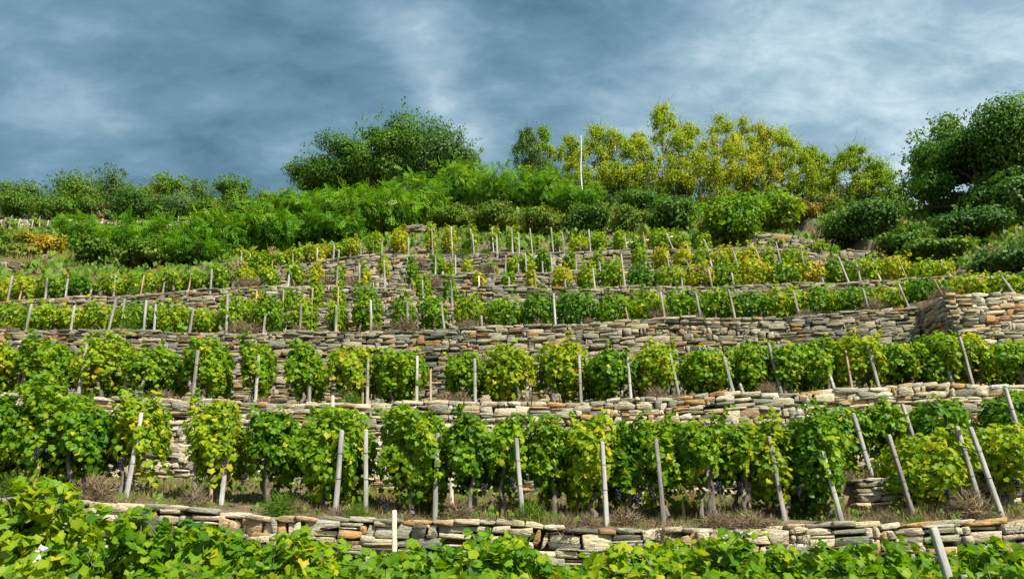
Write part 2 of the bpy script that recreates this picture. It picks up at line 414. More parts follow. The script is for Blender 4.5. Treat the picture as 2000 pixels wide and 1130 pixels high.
# terrain sheet
NSEG = {}
cols = np.unique(np.concatenate([np.arange(-28, 28.01, 0.4), np.linspace(-300, -28, 25), np.linspace(28, 300, 25), [WK['w3'].xstep - 0.01, WK['w3'].xstep + 0.01]]))
def terrain():
    rows = None; V = []
    for x in cols:
        p, info = breaks(x)
        a = np.array(p)
        # fixed sampling: y positions common in count -> resample every column on the same list of features
        ys = [-80, -40, -15, -4, 0, 2, 4, 6, 8]
        zs = [float(np.interp(y, a[:, 0], a[:, 1])) for y in ys]
        ly, lz = 8.0, zs[-1]
        for w in WALLS:
            if w.key in info: yb, zb, yt, zt = info[w.key]
            else:
                yt = wall_y(w, x); yb = yt - 0.02
                zb = float(np.interp(yb + 0.1, a[:, 0], a[:, 1])); zt = float(np.interp(yt + 0.1, a[:, 0], a[:, 1]))
            nsub = 16 if w.key == 'w7' else 5
            for k in range(1, nsub):
                f = k / nsub
                y = ly + (yb + 0.1 - ly) * f
                z = float(np.interp(y, a[:, 0], a[:, 1]))
                amp = 0.05 if y < 28 else 0.35
                if y > 8: z += amp * hump(x, y) * math.sin(math.pi * f)
                ys.append(y); zs.append(z)
            ys += [yb + 0.1, yt + 0.1]; zs += [zb, zt]
            ly = yt + 0.1
        ry, rz = ridge(x)
        end = max(ry, ly + 3)
        for y in np.linspace(ly, end, 8)[1:]: ys.append(y); zs.append(float(np.interp(y, a[:, 0], a[:, 1])))
        for y in (end + 4, end + 15, end + 40, end + 120, 400): ys.append(y); zs.append(float(np.interp(y, a[:, 0], a[:, 1])))
        V.append(np.stack([np.full(len(ys), x), ys, zs], 1))
    n = len(V[0]); V = np.concatenate(V)
    i = np.arange(len(cols) - 1)[:, None] * n + np.arange(n - 1)[None]
    Fq = np.stack([i, i + n, i + n + 1, i + 1], -1).reshape(-1, 4)
    o = link('hillside', mesh_np('hillside', V, [Fq], [M_SOIL]))
    tag(o, 'terraced hillside rising to a wooded ridge', kind='structure')
terrain()

# ---------------------------------------------------------------- dry stone walls
TINTS = [0.03, 0.12, 0.2, 0.28, 0.36, 0.45, 0.54, 0.62, 0.70, 0.78, 0.86, 0.93, 0.97, 1.0]
def fit_stones(S, r, L):
    """outlines of roughly split slabs: skewed four to six sided shapes that nearly touch their neighbours"""
    polys = []
    for (u, v, w, h) in S:
        a, b = w / 2, h / 2
        if u + a > L: a = max(0.03, min(a, L - u + .02))
        jx, jz = 0.16 * h + .006, 0.13 * h + .004
        sk = r.uniform(-.22, .22) * h
        up = r.uniform(-.10, .16) * h
        P = [[-a + r.uniform(-jx, jx), -b + r.uniform(-jz, jz)], [a + r.uniform(-jx, jx), -b + r.uniform(-jz, jz) - sk * .2],
             [a + r.uniform(-jx, jx) + sk, b + r.uniform(-jz, jz) + up], [-a + r.uniform(-jx, jx) + sk, b + r.uniform(-jz, jz)]]
        Q = []
        for i in range(4):
            p, q, n_ = np.array(P[i - 1]), np.array(P[i]), np.array(P[(i + 1) % 4])
            if r.rand() < 0.30:      # a knocked-off corner
                t1, t2 = r.uniform(.10, .35), r.uniform(.2, .6)
                Q += [q + (p - q) * (t2 if i % 2 else t1), q + (n_ - q) * (t1 if i % 2 else t2)]
            else: Q.append(q)
            if w > 2.2 * h and i in (0, 2) and r.rand() < .7:
                Q.append((q + n_) / 2 + np.array([r.uniform(-.15, .15) * a, r.uniform(-.10, .10) * h]))
        polys.append(np.array(Q))
    return polys
def stone_geo(A, dep, r, gap):
    """one fitted stone from its outline A (x along, z up); back at y=0, face toward -y"""
    c = A.mean(0); B = A - c
    ext = np.maximum(np.abs(B).max(0), 1e-3)
    f = np.clip(1 - gap / ext, .45, 1)
    B = B * f
    n = len(B)
    ta, tb = r.uniform(-.18, .18), r.uniform(-.40, .18)
    ins = 1 - np.clip(.012 / ext, .01, .25)
    yf = -dep + ta * B[:, 0] + tb * B[:, 1] + r.uniform(-.008, .008, n)
    V = np.concatenate([np.c_[B[:, 0], np.zeros(n), B[:, 1]], np.c_[B[:, 0], yf + .010, B[:, 1]], np.c_[B[:, 0] * ins[0], yf, B[:, 1] * ins[1]],
                        [[r.uniform(-.2, .2) * ext[0], -dep - r.uniform(-.004, .014), r.uniform(-.2, .2) * ext[1]]]])
    i = np.arange(n); j = (i + 1) % n
    T = np.concatenate([np.c_[i, j, n + j], np.c_[i, n + j, n + i], np.c_[n + i, n + j, 2 * n + j], np.c_[n + i, 2 * n + j, 2 * n + i], np.c_[2 * n + i, 2 * n + j, np.full(n, 3 * n)]])
    return V + np.array([c[0], 0, c[1]]), T
def lay_stones(length, topfn, depth_of, r, size=1.0):
    size *= 0.63
    """returns (u, v_from_top, w, h) for stones filling strip; v grows downward"""
    S = []
    hmax = max(depth_of(u) for u in np.linspace(0, length, 60)) + 0.15
    v = 0.0; first = True
    while v < hmax:
        H = r.uniform(0.14, 0.34) * size if not first else r.uniform(0.10, 0.15) * size
        u = -r.uniform(0, 0.3) * 1.0
        while u < length:
            W = (r.uniform(0.18, 0.74) if not first else r.uniform(.3, .7)) * size
            if v <= depth_of(min(max(u, 0), length)) + 0.05:
                layers = 1 if first else r.choice([1, 2, 3, 4], p=[0.30, 0.40, 0.20, 0.10])
                fr = r.dirichlet(np.full(layers, 4.0)) * H
                vv = v; bo = 0 if first else r.uniform(-.18, .18) * H
                for hh in fr:
                    k = 1 if (hh / W < 0.42 or r.rand() < 0.3) else 2
                    fw = r.dirichlet(np.full(k, 8.0)) * W
                    uu = u
                    for ww in fw:
                        S.append((uu + ww / 2, vv + hh / 2 + bo, ww, hh)); uu += ww
                    vv += hh
            u += W
        v += H; first = False
    return np.array(S)
def pick_tint(r, n, bias):
    p = {'bright': [2, 4, 5, 7, 8, 10, 12, 14, 12, 10, 8, 6, 1, 1], 'grey': [4, 9, 14, 14, 12, 9, 7, 5, 4, 3, 6, 5, 2, 0.6],
         'mixed': [3, 6, 9, 11, 11, 10, 9, 9, 7, 6, 7, 6, 2, 0.7], 'orange': [3, 7, 10, 10, 10, 9, 8, 6, 4, 3, 9, 11, 5, .6]}[bias]
    p = np.array(p, float); return r.choice(len(TINTS), n, p=p / p.sum())
NPARTS = 0
def build_wall(label, segs, bias, mat, group='dry stone terrace walls', size=1.0, seed=1, cat='wall', maxparts=300, name='stone_wall'):
    """segs: list of (P0,P1 as functions): each seg = (pts array of top-edge points (x,y,z) , base z array, outward normal 2D)"""
    global NPARTS
    r = np.random.RandomState(seed)
    mid = segs[0][0][len(segs[0][0]) // 2]
    root = link(name, None, loc=(mid[0], mid[1], segs[0][1][len(segs[0][1]) // 2]))
    root.empty_display_size = 0.3
    tag(root, label, cat, group, 'thing')
    O = np.array(root.location)
    allP = []; allR = []; allS = []; allG = []; allK = []
    for seg_ in segs:
        top, zb = seg_[:2]; bat = seg_[2] if len(seg_) > 2 else BAT
        d = np.r_[0, np.cumsum(np.linalg.norm(np.diff(top, axis=0)[:, :2], axis=1))]
        L = d[-1]
        hfn = lambda u: float(np.interp(u, d, top[:, 2] - zb))
        S = lay_stones(L, None, hfn, r, size)
        if len(S) == 0: continue
        u, v, w, h = S.T
        # wavy courses
        pol = fit_stones(S, r, L)
        v = v + 0.03 * size * np.sin(u * 1.3 / size + v * 5) + 0.02 * size * np.sin(u * 3.1 / size + v * 11 + 2) - 0.02
        uu = np.clip(u, 0, L)
        keep = (v - h / 2 < np.interp(uu, d, top[:, 2] - zb) + 0.02) & (u > 0) & (u < L) & (np.interp(uu, d, top[:, 2] - zb) > 0.08) & np.array([q is not None for q in pol])
        pol = [q for q, k_ in zip(pol, keep) if k_]
        u, v, w, h, uu = u[keep], v[keep], w[keep], h[keep], uu[keep]
        px = np.interp(uu, d, top[:, 0]); py = np.interp(uu, d, top[:, 1]); pz = np.interp(uu, d, top[:, 2])
        tx = np.gradient(top[:, 0], d); ty = np.gradient(top[:, 1], d); tz = np.gradient(top[:, 2], d)
        ang = np.arctan2(np.interp(uu, d, ty), np.interp(uu, d, tx))
        slope = np.arctan(np.interp(uu, d, tz))
        nx, ny = np.sin(ang), -np.cos(ang)      # outward (toward -y for +x runs)
        off = bat * v - 0.10                     # lower stones step outward; back face sits in the bank
        pos = np.stack([px + nx * off, py + ny * off, pz - v], 1)
        roll = -slope + r.normal(0, 0.015, len(u))
        dep = r.uniform(0.10, 0.21, len(u)) + 0.05
        K = pick_tint(r, len(u), bias)
        # clusters of one colour
        ph = np.sin(px * 1.9 + pz * 2.3) + np.sin(px * 0.7 - pz * 3.1 + 1)
        sh = np.clip(np.round(ph * 0.9).astype(int), -2, 2)
        K = np.where(K < 10, np.clip(K + sh, 0, 9), K)
        for i in range(len(u)):
            ca, sa = math.cos(ang[i]), math.sin(ang[i]); cr_, sr = math.cos(-roll[i]), math.sin(-roll[i])
            # Rz(ang) * Ry(roll)
            Rz = np.array([[ca, -sa, 0], [sa, ca, 0], [0, 0, 1]]); Ry = np.array([[cr_, 0, -sr], [0, 1, 0], [sr, 0, cr_]]).T
            allR.append((Rz @ Ry, ang[i], roll[i]))
        allP.append(pos); ext = np.array([np.ptp(q, axis=0) for q in pol]); allS.append(np.stack([ext[:, 0], dep, ext[:, 1]], 1)); allK.append(K)
        allG += [stone_geo(q, dd_, r, 0.004) for q, dd_ in zip(pol, dep)]
    P = np.concatenate(allP); Sx = np.concatenate(allS); K = np.concatenate(allK)
    # stones that show largest become parts
    sx, sy, dd = proj(P)
    area = (F * Sx[:, 0] / dd) * (F * Sx[:, 2] / dd)
    wide = F * Sx[:, 0] / dd
    ok = (sx > 5) & (sx < 1995) & (sy > 5) & (sy < 1150) & (wide >= 10)
    order = np.argsort(-np.where(ok, area, -1))
    parts = [i for i in order[:maxparts] if ok[i]]
    pset = np.zeros(len(P), bool); pset[parts] = True
    for i in parts:
        V, T = allG[i]
        o = bpy.data.objects.new('stone', mesh_np('stone', V, [T], [mat], np.full(len(V), TINTS[K[i]])))
        C.objects.link(o); o.parent = root
        o.location = P[i] - O
        o.rotation_euler = (0, allR[i][2], allR[i][1])
    NPARTS += len(parts)
    bag = Bag()
    for i in np.nonzero(~pset)[0]:
        V, T = allG[i]
        R = rot_zy(allR[i][1], allR[i][2])
        bag.add(V @ R.T + P[i] - O, [T], TINTS[K[i]])
    if bag.n:
        o = link('stone_infill', bag.mesh('stone_infill', [mat]), root); tag(o, kind='stuff')
    return root
def rot_zy(a, b):
    ca, sa, cb, sb = math.cos(a), math.sin(a), math.cos(b), math.sin(b)
    Rz = np.array([[ca, -sa, 0], [sa, ca, 0], [0, 0, 1]]); Ry = np.array([[cb, 0, sb], [0, 1, 0], [-sb, 0, cb]])
    return Rz @ Ry
def wall_seg(key, px0, px1, n=60):
    w = WK[key]
    y = w.Y
    x0 = at(px0, 565, y)[0] if key not in ('w1',) else at(px0, 1000, y)[0]
    x1 = at(px1, 565, y)[0] if key not in ('w1',) else at(px1, 1000, y)[0]
    xs = np.linspace(x0, x1, n); T = []; B = []
    for x in xs:
        _, info = breaks(x)
        if key in info:
            yb, zb, yt, zt = info[key]; T.append((x, yt, zt)); B.append(zb - 0.1)
    return np.array(T), np.array(B)
build_wall('lowest dry stone wall, cream stones half hidden behind the foreground vines', [wall_seg('w1', -350, 2420)], 'bright', M_STONE, seed=11)
build_wall('short low stone wall like a step on the right of the lowest terrace', [wall_seg('w1b', 1600, 2420, 36)], 'mixed', M_STONE, seed=12, size=0.8)
build_wall('long sunlit cream and orange stone wall, second from the bottom', [wall_seg('w2', -350, 2420, 100)], 'bright', M_STONE, seed=13)
xb = WK['w3'].xstep
def w3segs():
    w = WK['w3']
    xs = np.linspace(at(-350, 565, 18.4)[0], xb - 0.02, 70); T = []; B = []
    for x in xs:
        _, i = breaks(x); yb, zb, yt, zt = i['w3']; T.append((x, yt, zt)); B.append(zb - 0.1)
    return np.array(T), np.array(B)
build_wall('tall grey and rusty stone wall across the middle, third from the bottom', [w3segs()], 'mixed', M_STONE2, seed=14)
def bastion():
    xs = np.linspace(xb + 0.02, xb + 7.5, 36); T = []; B = []
    for x in xs:
        _, i = breaks(x); yb, zb, yt, zt = i['w3']; T.append((x, yt, zt)); B.append(zb - 0.1)
    _, i0 = breaks(xb + 0.02)
    yb, zb, yt, zt = i0['w3']
    ys = np.linspace(18.75, yt - .22, 8)     # side face runs forward; outward normal -x
    T2 = np.array([(xb + 0.02, y, zt) for y in ys]); B2 = np.full(8, zb - 0.1)
    return [(np.array(T), np.array(B)), (T2, B2, 0.0)]
build_wall('orange tinged stone bastion jutting forward at the right edge, its left side shaded', bastion(), 'orange', M_STONE, seed=15)
build_wall('narrow rough stone ledge wall in the left centre above the third terrace', [wall_seg('w3b', 440, 950, 40)], 'mixed', M_STONE2, seed=16, size=0.9)
build_wall('fourth long stone wall, mostly screened by vines, pale capping at right', [wall_seg('w4', -350, 2420, 90)], 'mixed', M_STONE2, seed=17, size=0.95)
build_wall('rough grey stone wall below the sixth row of posts in the upper centre', [wall_seg('w5', 460, 1640, 60)], 'grey', M_STONE2, seed=18, size=0.95)
build_wall('topmost rubble wall of the vineyard just under the scrub', [wall_seg('w6', 480, 1735, 60)], 'grey', M_STONE2, seed=19, size=1.15)
build_wall('thin pale stone wall far away at upper left with tiny stakes', [wall_seg('w7', -120, 500, 40)], 'bright', M_STONE, seed=20, size=1.2)
# dark slanting wall at the far left under dry grass
def slant_wall():
    T = []; B = []
    for px, py, b in [(-120, 490, 60), (0, 508, 34), (60, 520, 26), (105, 533, 14)]:
        p = at(px, py, 28.6); q = at(px, py + b, 28.6); T.append(p); B.append(q[2])
    return np.array(T), np.array(B)
build_wall('small dark slanting stone wall at the left edge under dry grass', [slant_wall()], 'grey', M_STONE2, seed=21, size=0.8)
def ruin(label, px0, px1, tops, base, Y, seed, size):
    T = []; B = []
    for px, py in zip(np.linspace(px0, px1, len(tops)), tops):
        T.append(at(px, py, Y)); B.append(at(px, base, Y)[2])
    build_wall(label, [(np.array(T), np.array(B))], 'grey', M_STONE2, seed=seed, size=size, group='ruined walls in the scrub')
ruin('tumbled ruin of big grey stones under the lush green creeper', 1440, 1590, [468, 458, 462, 455, 462, 472], 500, 28.9, 22, 1.5)
ruin('low ruined stone wall right of the tumbled ruin, beside vine posts', 1645, 1740, [488, 490, 492, 496, 505], 525, 27.0, 23, 1.1)
ruin('strip of pale rubble under the green scrub at upper centre left', 795, 855, [441, 440, 443], 452, 30.8, 24, 0.9)

# ---------------------------------------------------------------- leaf templates
def fan(outline, fold=0.12):
    o = np.array(outline, float)
    V = np.concatenate([[[0, 0.30, 0.03]], np.c_[o, fold * np.abs(o[:, 0]) - 0.10 * o[:, 1] ** 2]])
    n = len(o)
    T = np.array([(0, 1 + i, 1 + (i + 1) % n) for i in range(n)])
    return V, T
def vine_outline(r):
    pts = [(0, .04), (-.22, -.12), (-.48, .06), (-.44, .28), (-.58, .52), (-.30, .66), (0, .98), (.30, .66), (.58, .52), (.44, .28), (.48, .06), (.22, -.12)]
    return [(a * r.uniform(.9, 1.1), b + r.uniform(-.05, .05)) for a, b in pts]
VLEAF = [fan(vine_outline(rng), f) for f in (0.28, -0.22, 0.42, 0.14)]
SLEAF = (np.array([(0, 0, 0), (-.45, .4, .10), (0, .55, 0), (.45, .4, .10), (0, 1, -.12)], float), np.array([(0, 2, 1), (0, 3, 2), (1, 2, 4), (2, 3, 4)]))
OLEAF = (np.array([(0, 0, 0), (-.32, .5, .06), (.32, .5, .06), (0, 1, -.05)], float), np.array([(0, 2, 1), (1, 2, 3)]))
def frond():
    V = []; T = []
    for i in range(5):
        y = 0.12 + i * 0.18; z = -0.25 * y * y
        for s in (-1, 1):
            L = 0.30 * (1 - 0.35 * abs(i - 2) / 2)
            b = len(V)
            V += [(0, y, z), (s * L * .6, y - .03, z + .04), (s * L, y + .10, z - .02), (s * L * .5, y + .12, z + .03)]
            T += [(b, b + 1, b + 2), (b, b + 2, b + 3)]
    return np.array(V, float), np.array(T)
FROND = frond()
LT = [0.06, 0.16, 0.24, 0.30, 0.36, 0.42, 0.48, 0.54, 0.60, 0.66, 0.72, 0.78, 0.86, 0.95]
_leaf_cache = {}
def leaf_mesh(i, k):
    if (i, k) not in _leaf_cache:
        V, T = VLEAF[i]
        _leaf_cache[(i, k)] = mesh_np('leaf', V, [T], [M_VINE], LT[k] + VOFF)
    return _leaf_cache[(i, k)]
from mathutils import Matrix
ORD = ['first', 'second', 'third', 'fourth', 'fifth', 'sixth', 'seventh', 'eighth', 'ninth', 'tenth', 'eleventh', 'twelfth', 'thirteenth', 'fourteenth', 'fifteenth', 'sixteenth', 'seventeenth', 'eighteenth', 'nineteenth', 'twentieth']
def ordinal(i, n):
    j = n - 1 - i
    if i == 0: return 'leftmost'
    if j == 0: return 'rightmost'
    return ORD[i] + ' from the left' if i <= j else ORD[j] + ' from the right'
ROWTXT = {'w0': 'in the foreground row', 'w1': 'on the lowest dry grass terrace', 'w1b': 'on the small raised ledge at lower right',
          'w2': 'on the second terrace up', 'w3': 'on the third terrace up', 'w3b': 'on the narrow ledge above the third terrace',
          'w4': 'on the fourth terrace up', 'w5': 'on the fifth terrace up', 'w6': 'on the topmost vine terrace', 'w7': 'on the distant upper left terrace'}
LOOK = {'g': ('leafy green', 0.34), 'd': ('dark green', 0.25), 'm': ('yellowing green', 0.45), 'y': ('yellow leaved', 0.54), 'o': ('orange and yellow leaved', 0.60), 'r': ('rusty brown leaved', 0.70)}

def wob(r):
    a = r.uniform(2, 5, (4, 3)); ph = r.uniform(0, 6.28, 4)
    return lambda d: sum(np.sin((d * a[i]).sum(1) + ph[i]) for i in range(4)) / 4
def vine(key, Y, box, look, label, leaf=0.12, dens=1.0, parts=0, D=1.1, fine=True, grapes=0, seed=0, shoots=3, drop=True):
    xl, xr, yt, yb = box
    r = np.random.RandomState(seed)
    mid = 0.5 * (xl + xr)
    if key == 'w0':
        yt += (8 if xr < 160 or yt > 1085 else 26) + (20 if Y < 6 else 0); c_, hw_ = 0.5 * (xl + xr), (0.52 if 130 < xl < 560 and Y > 6 else 0.60) * (xr - xl); xl, xr = c_ - hw_, c_ + hw_
    elif key in ('w3b', 'w4', 'w5', 'w6'):
        yt -= 5; c_, hw_ = 0.5 * (xl + xr), (0.42 if 600 < xl < 1230 else 0.5) * (xr - xl); xl, xr = c_ - hw_, c_ + hw_
    elif shoots: yt += 0.03 * (yb - yt)
    ptop = at(mid, yt, Y); pb = at(mid, yb, Y)
    gx = ptop[0] * 0.5 + pb[0] * 0.5
    gz = ground(gx, Y)
    base = np.array([gx, Y, gz])
    _, _, dd = proj(np.array([gx, Y, 0.5 * (ptop[2] + pb[2])]))
    w = (xr - xl) / F * dd[0] * (0.86 if key in ('w1', 'w2') else 0.94)
    zt = ptop[2] - gz; zb = max(pb[2] - gz, 0.12)
    if zt < 0.35: zt = 0.35
    zb = min(zb, zt * 0.5)
    h = zt - zb
    D = min(D, 0.6 + w)
    root = link('grapevine', None, loc=base); root.empty_display_size = 0.2
    tag(root, label, 'grapevine', 'grapevines on the terraces')
    lean = (ptop[0] - pb[0]) / max(ptop[2] - pb[2], 0.2)
    area = 2 * (w * h + D * h) + w * D
    N = int(area / (leaf * leaf * 0.55) * 2.0 * dens)
    d = r.normal(size=(N, 3)); d /= np.linalg.norm(d, axis=1, keepdims=True)
    sup = (np.abs(d) ** 3.2).sum(1) ** (-1 / 3.2)
    f = wob(r); f2 = wob(r)
    rad = (1 - 0.5 * r.rand(N) ** 1.8) * (1 + 0.24 * f(d) + 0.16 * f2(d * 2.6))
    q = d * (sup * rad)[:, None]
    pos = q * np.array([w / 2, D / 2, h / 2]) + np.array([0, 0.15, zb + h / 2])
    # ragged lower edge: foliage hangs lower in places
    if key in ('w1', 'w1b', 'w2'):
        prof = 0.20 + 0.20 * np.sin(pos[:, 0] * 5.5 + r.uniform(0, 6)) + 0.12 * np.sin(pos[:, 0] * 13 + pos[:, 1] * 6 + r.uniform(0, 6))
        drop_ = (pos[:, 2] - zb < prof * h) & (r.rand(N) < 0.85)
        keep_ = ~drop_
        pos, d = pos[keep_], d[keep_]
        N = len(pos)
    low = pos[:, 2] < zb + 0.18 * h
    pos[low, 2] -= r.uniform(-0.12, 0.10, low.sum()) * h
    pos[:, 2] = np.maximum(pos[:, 2], 0.04)
    nrm = d * np.array([1, 1, 0.7]) + np.array([0, -0.1, 0.45]) + r.normal(0, 0.75 if key == 'w0' else 0.55, (N, 3))
    tip = np.array([0, 0, -1.0]) + r.normal(0, 0.45, (N, 3)) + d * 0.4
    # shoots sticking out at the top and sides
    sp = []; sn = []; st = []
    for k in range(shoots):
        a = np.array([r.uniform(-.42, .42) * w, r.uniform(-.4, .3) * D, zt * 0.9])
        v = np.array([r.uniform(-.5, .5), r.uniform(-.5, .2), 1.0]); v /= np.linalg.norm(v)
        L = r.uniform(0.15, 0.42) * min(h, 1.0)
        npt = max(3, int(L / (leaf * 0.45)))
        cv = [a + v * L * s + np.array([0, 0, -0.25 * L * s * s]) + np.array([v[0], v[1], 0]) * 0.5 * L * s * s for s in np.linspace(0, 1, npt)]
        if key in ('w0', 'w1', 'w1b', 'w2'):
            V, q_ = tube(cv, np.linspace(.006, .003, npt), 4); link('cane', mesh_np('cane', V, [q_], [M_BARK]), root)
        for c_ in cv:
            for _ in range(2):
                sp.append(c_ + r.normal(0, leaf * 0.3, 3)); sn.append(np.array([r.normal(0, .6), -0.4 + r.normal(0, .5), 0.8])); st.append(np.array([r.normal(), r.normal(), -0.6]))
    if sp:
        pos = np.concatenate([pos, np.array(sp)]); nrm = np.concatenate([nrm, np.array(sn)]); tip = np.concatenate([tip, np.array(st)])
        N = len(pos)
    pos[:, 0] += lean * (pos[:, 2] - 0.5 * (zt + zb))
    mu = LOOK[look][1] + {'w0': -.01, 'w1': .035, 'w2': .03}.get(key, 0)
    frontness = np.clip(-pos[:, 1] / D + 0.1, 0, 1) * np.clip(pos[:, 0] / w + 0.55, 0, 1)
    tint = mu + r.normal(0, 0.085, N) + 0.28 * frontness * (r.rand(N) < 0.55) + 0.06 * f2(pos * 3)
    yl = r.rand(N) < 0.05; tint[yl] += 0.25
    if look == 'r': tint = np.where(r.rand(N) < 0.4, 0.35 + r.normal(0, .1, N), tint)
    if key in ('w0', 'w1', 'w1b') and look != 'y': tint = np.where(tint > .74, .74 - (r.rand(N) * .2), tint)
    tint = np.clip(tint, 0.02, 0.97)
    size = leaf * r.uniform(0.65, 1.25, N)
    ti = r.randint(0, 4, N) if fine else np.zeros(N, int)
    isp = np.zeros(N, bool)
    if parts:
        sx, sy, dd2 = proj(pos + base)
        n_ = nrm / np.linalg.norm(nrm, axis=1, keepdims=True)
        vd = -(pos + base); vd /= np.linalg.norm(vd, axis=1, keepdims=True)
        face = np.abs((n_ * vd).sum(1))
        front = -(pos[:, 1]) / D + pos[:, 2] / h * 0.5
        score = size * F / dd2 * (0.3 + face) * (1 + 0.9 * front)
        score[(sx < 0) | (sx > 2000) | (sy > 1130)] = -1
        idx = np.argsort(-score)[:parts]; idx = idx[score[idx] > 0]
        isp[idx] = True
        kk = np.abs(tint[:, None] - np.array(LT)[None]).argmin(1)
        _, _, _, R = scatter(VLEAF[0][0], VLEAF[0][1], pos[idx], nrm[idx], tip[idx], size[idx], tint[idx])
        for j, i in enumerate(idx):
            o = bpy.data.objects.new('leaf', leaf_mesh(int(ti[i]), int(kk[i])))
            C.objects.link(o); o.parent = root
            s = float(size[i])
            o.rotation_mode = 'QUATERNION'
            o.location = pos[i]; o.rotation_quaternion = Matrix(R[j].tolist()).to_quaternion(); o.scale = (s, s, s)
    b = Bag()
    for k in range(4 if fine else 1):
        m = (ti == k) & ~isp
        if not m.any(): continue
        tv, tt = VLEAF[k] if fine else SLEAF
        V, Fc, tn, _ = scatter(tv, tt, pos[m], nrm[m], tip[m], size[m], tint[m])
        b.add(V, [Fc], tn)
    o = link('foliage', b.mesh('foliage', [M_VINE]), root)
    o['kind'] = 'stuff'
    # gnarled trunks
    tb = Bag()
    for k in range(2):
        x0 = r.uniform(-.2, .2) * w; y0 = (-0.25 + 0.5 * k) * D * 0.7
        n = 7
        pts = [(x0 + r.normal(0, .03) + lean * s * zt * .6, y0 + r.normal(0, .03), -0.05 + s * max(zb + 0.35 * h, 0.4)) for s in np.linspace(0, 1, n)]
        rad_ = np.linspace(.045, .022, n) * r.uniform(.8, 1.25, n)
        V, q_ = tube(pts, rad_, 6)
        to = link('trunk', mesh_np('trunk', V, [q_], [M_BARK], smooth=True), root)
    for k in range(grapes if r.rand() < 0.7 else 0):
        gb = Bag()
        c0 = np.array([r.uniform(-.45, .45) * w, -0.45 * D + r.uniform(-.1, .05), zb + r.uniform(-.02, 0.28) * h])
        for s in range(38):
            f_ = s / 38
            rr = 0.042 * (1 - 0.8 * f_) * r.uniform(.6, 1)
            an = r.uniform(0, 6.28)
            V, Fc = ICO
            gb.add(V * 0.0155 + c0 + np.array([rr * math.cos(an), rr * math.sin(an), -0.15 * f_]), [Fc])
        link('grape_cluster', gb.mesh('grape_cluster', [M_GRAPE], True), root)
    return root
def ico():
    t = (1 + 5 ** .5) / 2
    V = np.array([(-1, t, 0), (1, t, 0), (-1, -t, 0), (1, -t, 0), (0, -1, t), (0, 1, t), (0, -1, -t), (0, 1, -t), (t, 0, -1), (t, 0, 1), (-t, 0, -1), (-t, 0, 1)], float)
    V /= np.linalg.norm(V[0])
    T = np.array([(0, 11, 5), (0, 5, 1), (0, 1, 7), (0, 7, 10), (0, 10, 11), (1, 5, 9), (5, 11, 4), (11, 10, 2), (10, 7, 6), (7, 1, 8), (3, 9, 4), (3, 4, 2), (3, 2, 6), (3, 6, 8), (3, 8, 9), (4, 9, 5), (2, 4, 11), (6, 2, 10), (8, 6, 7), (9, 8, 1)])
    return V, T
ICO = ico()

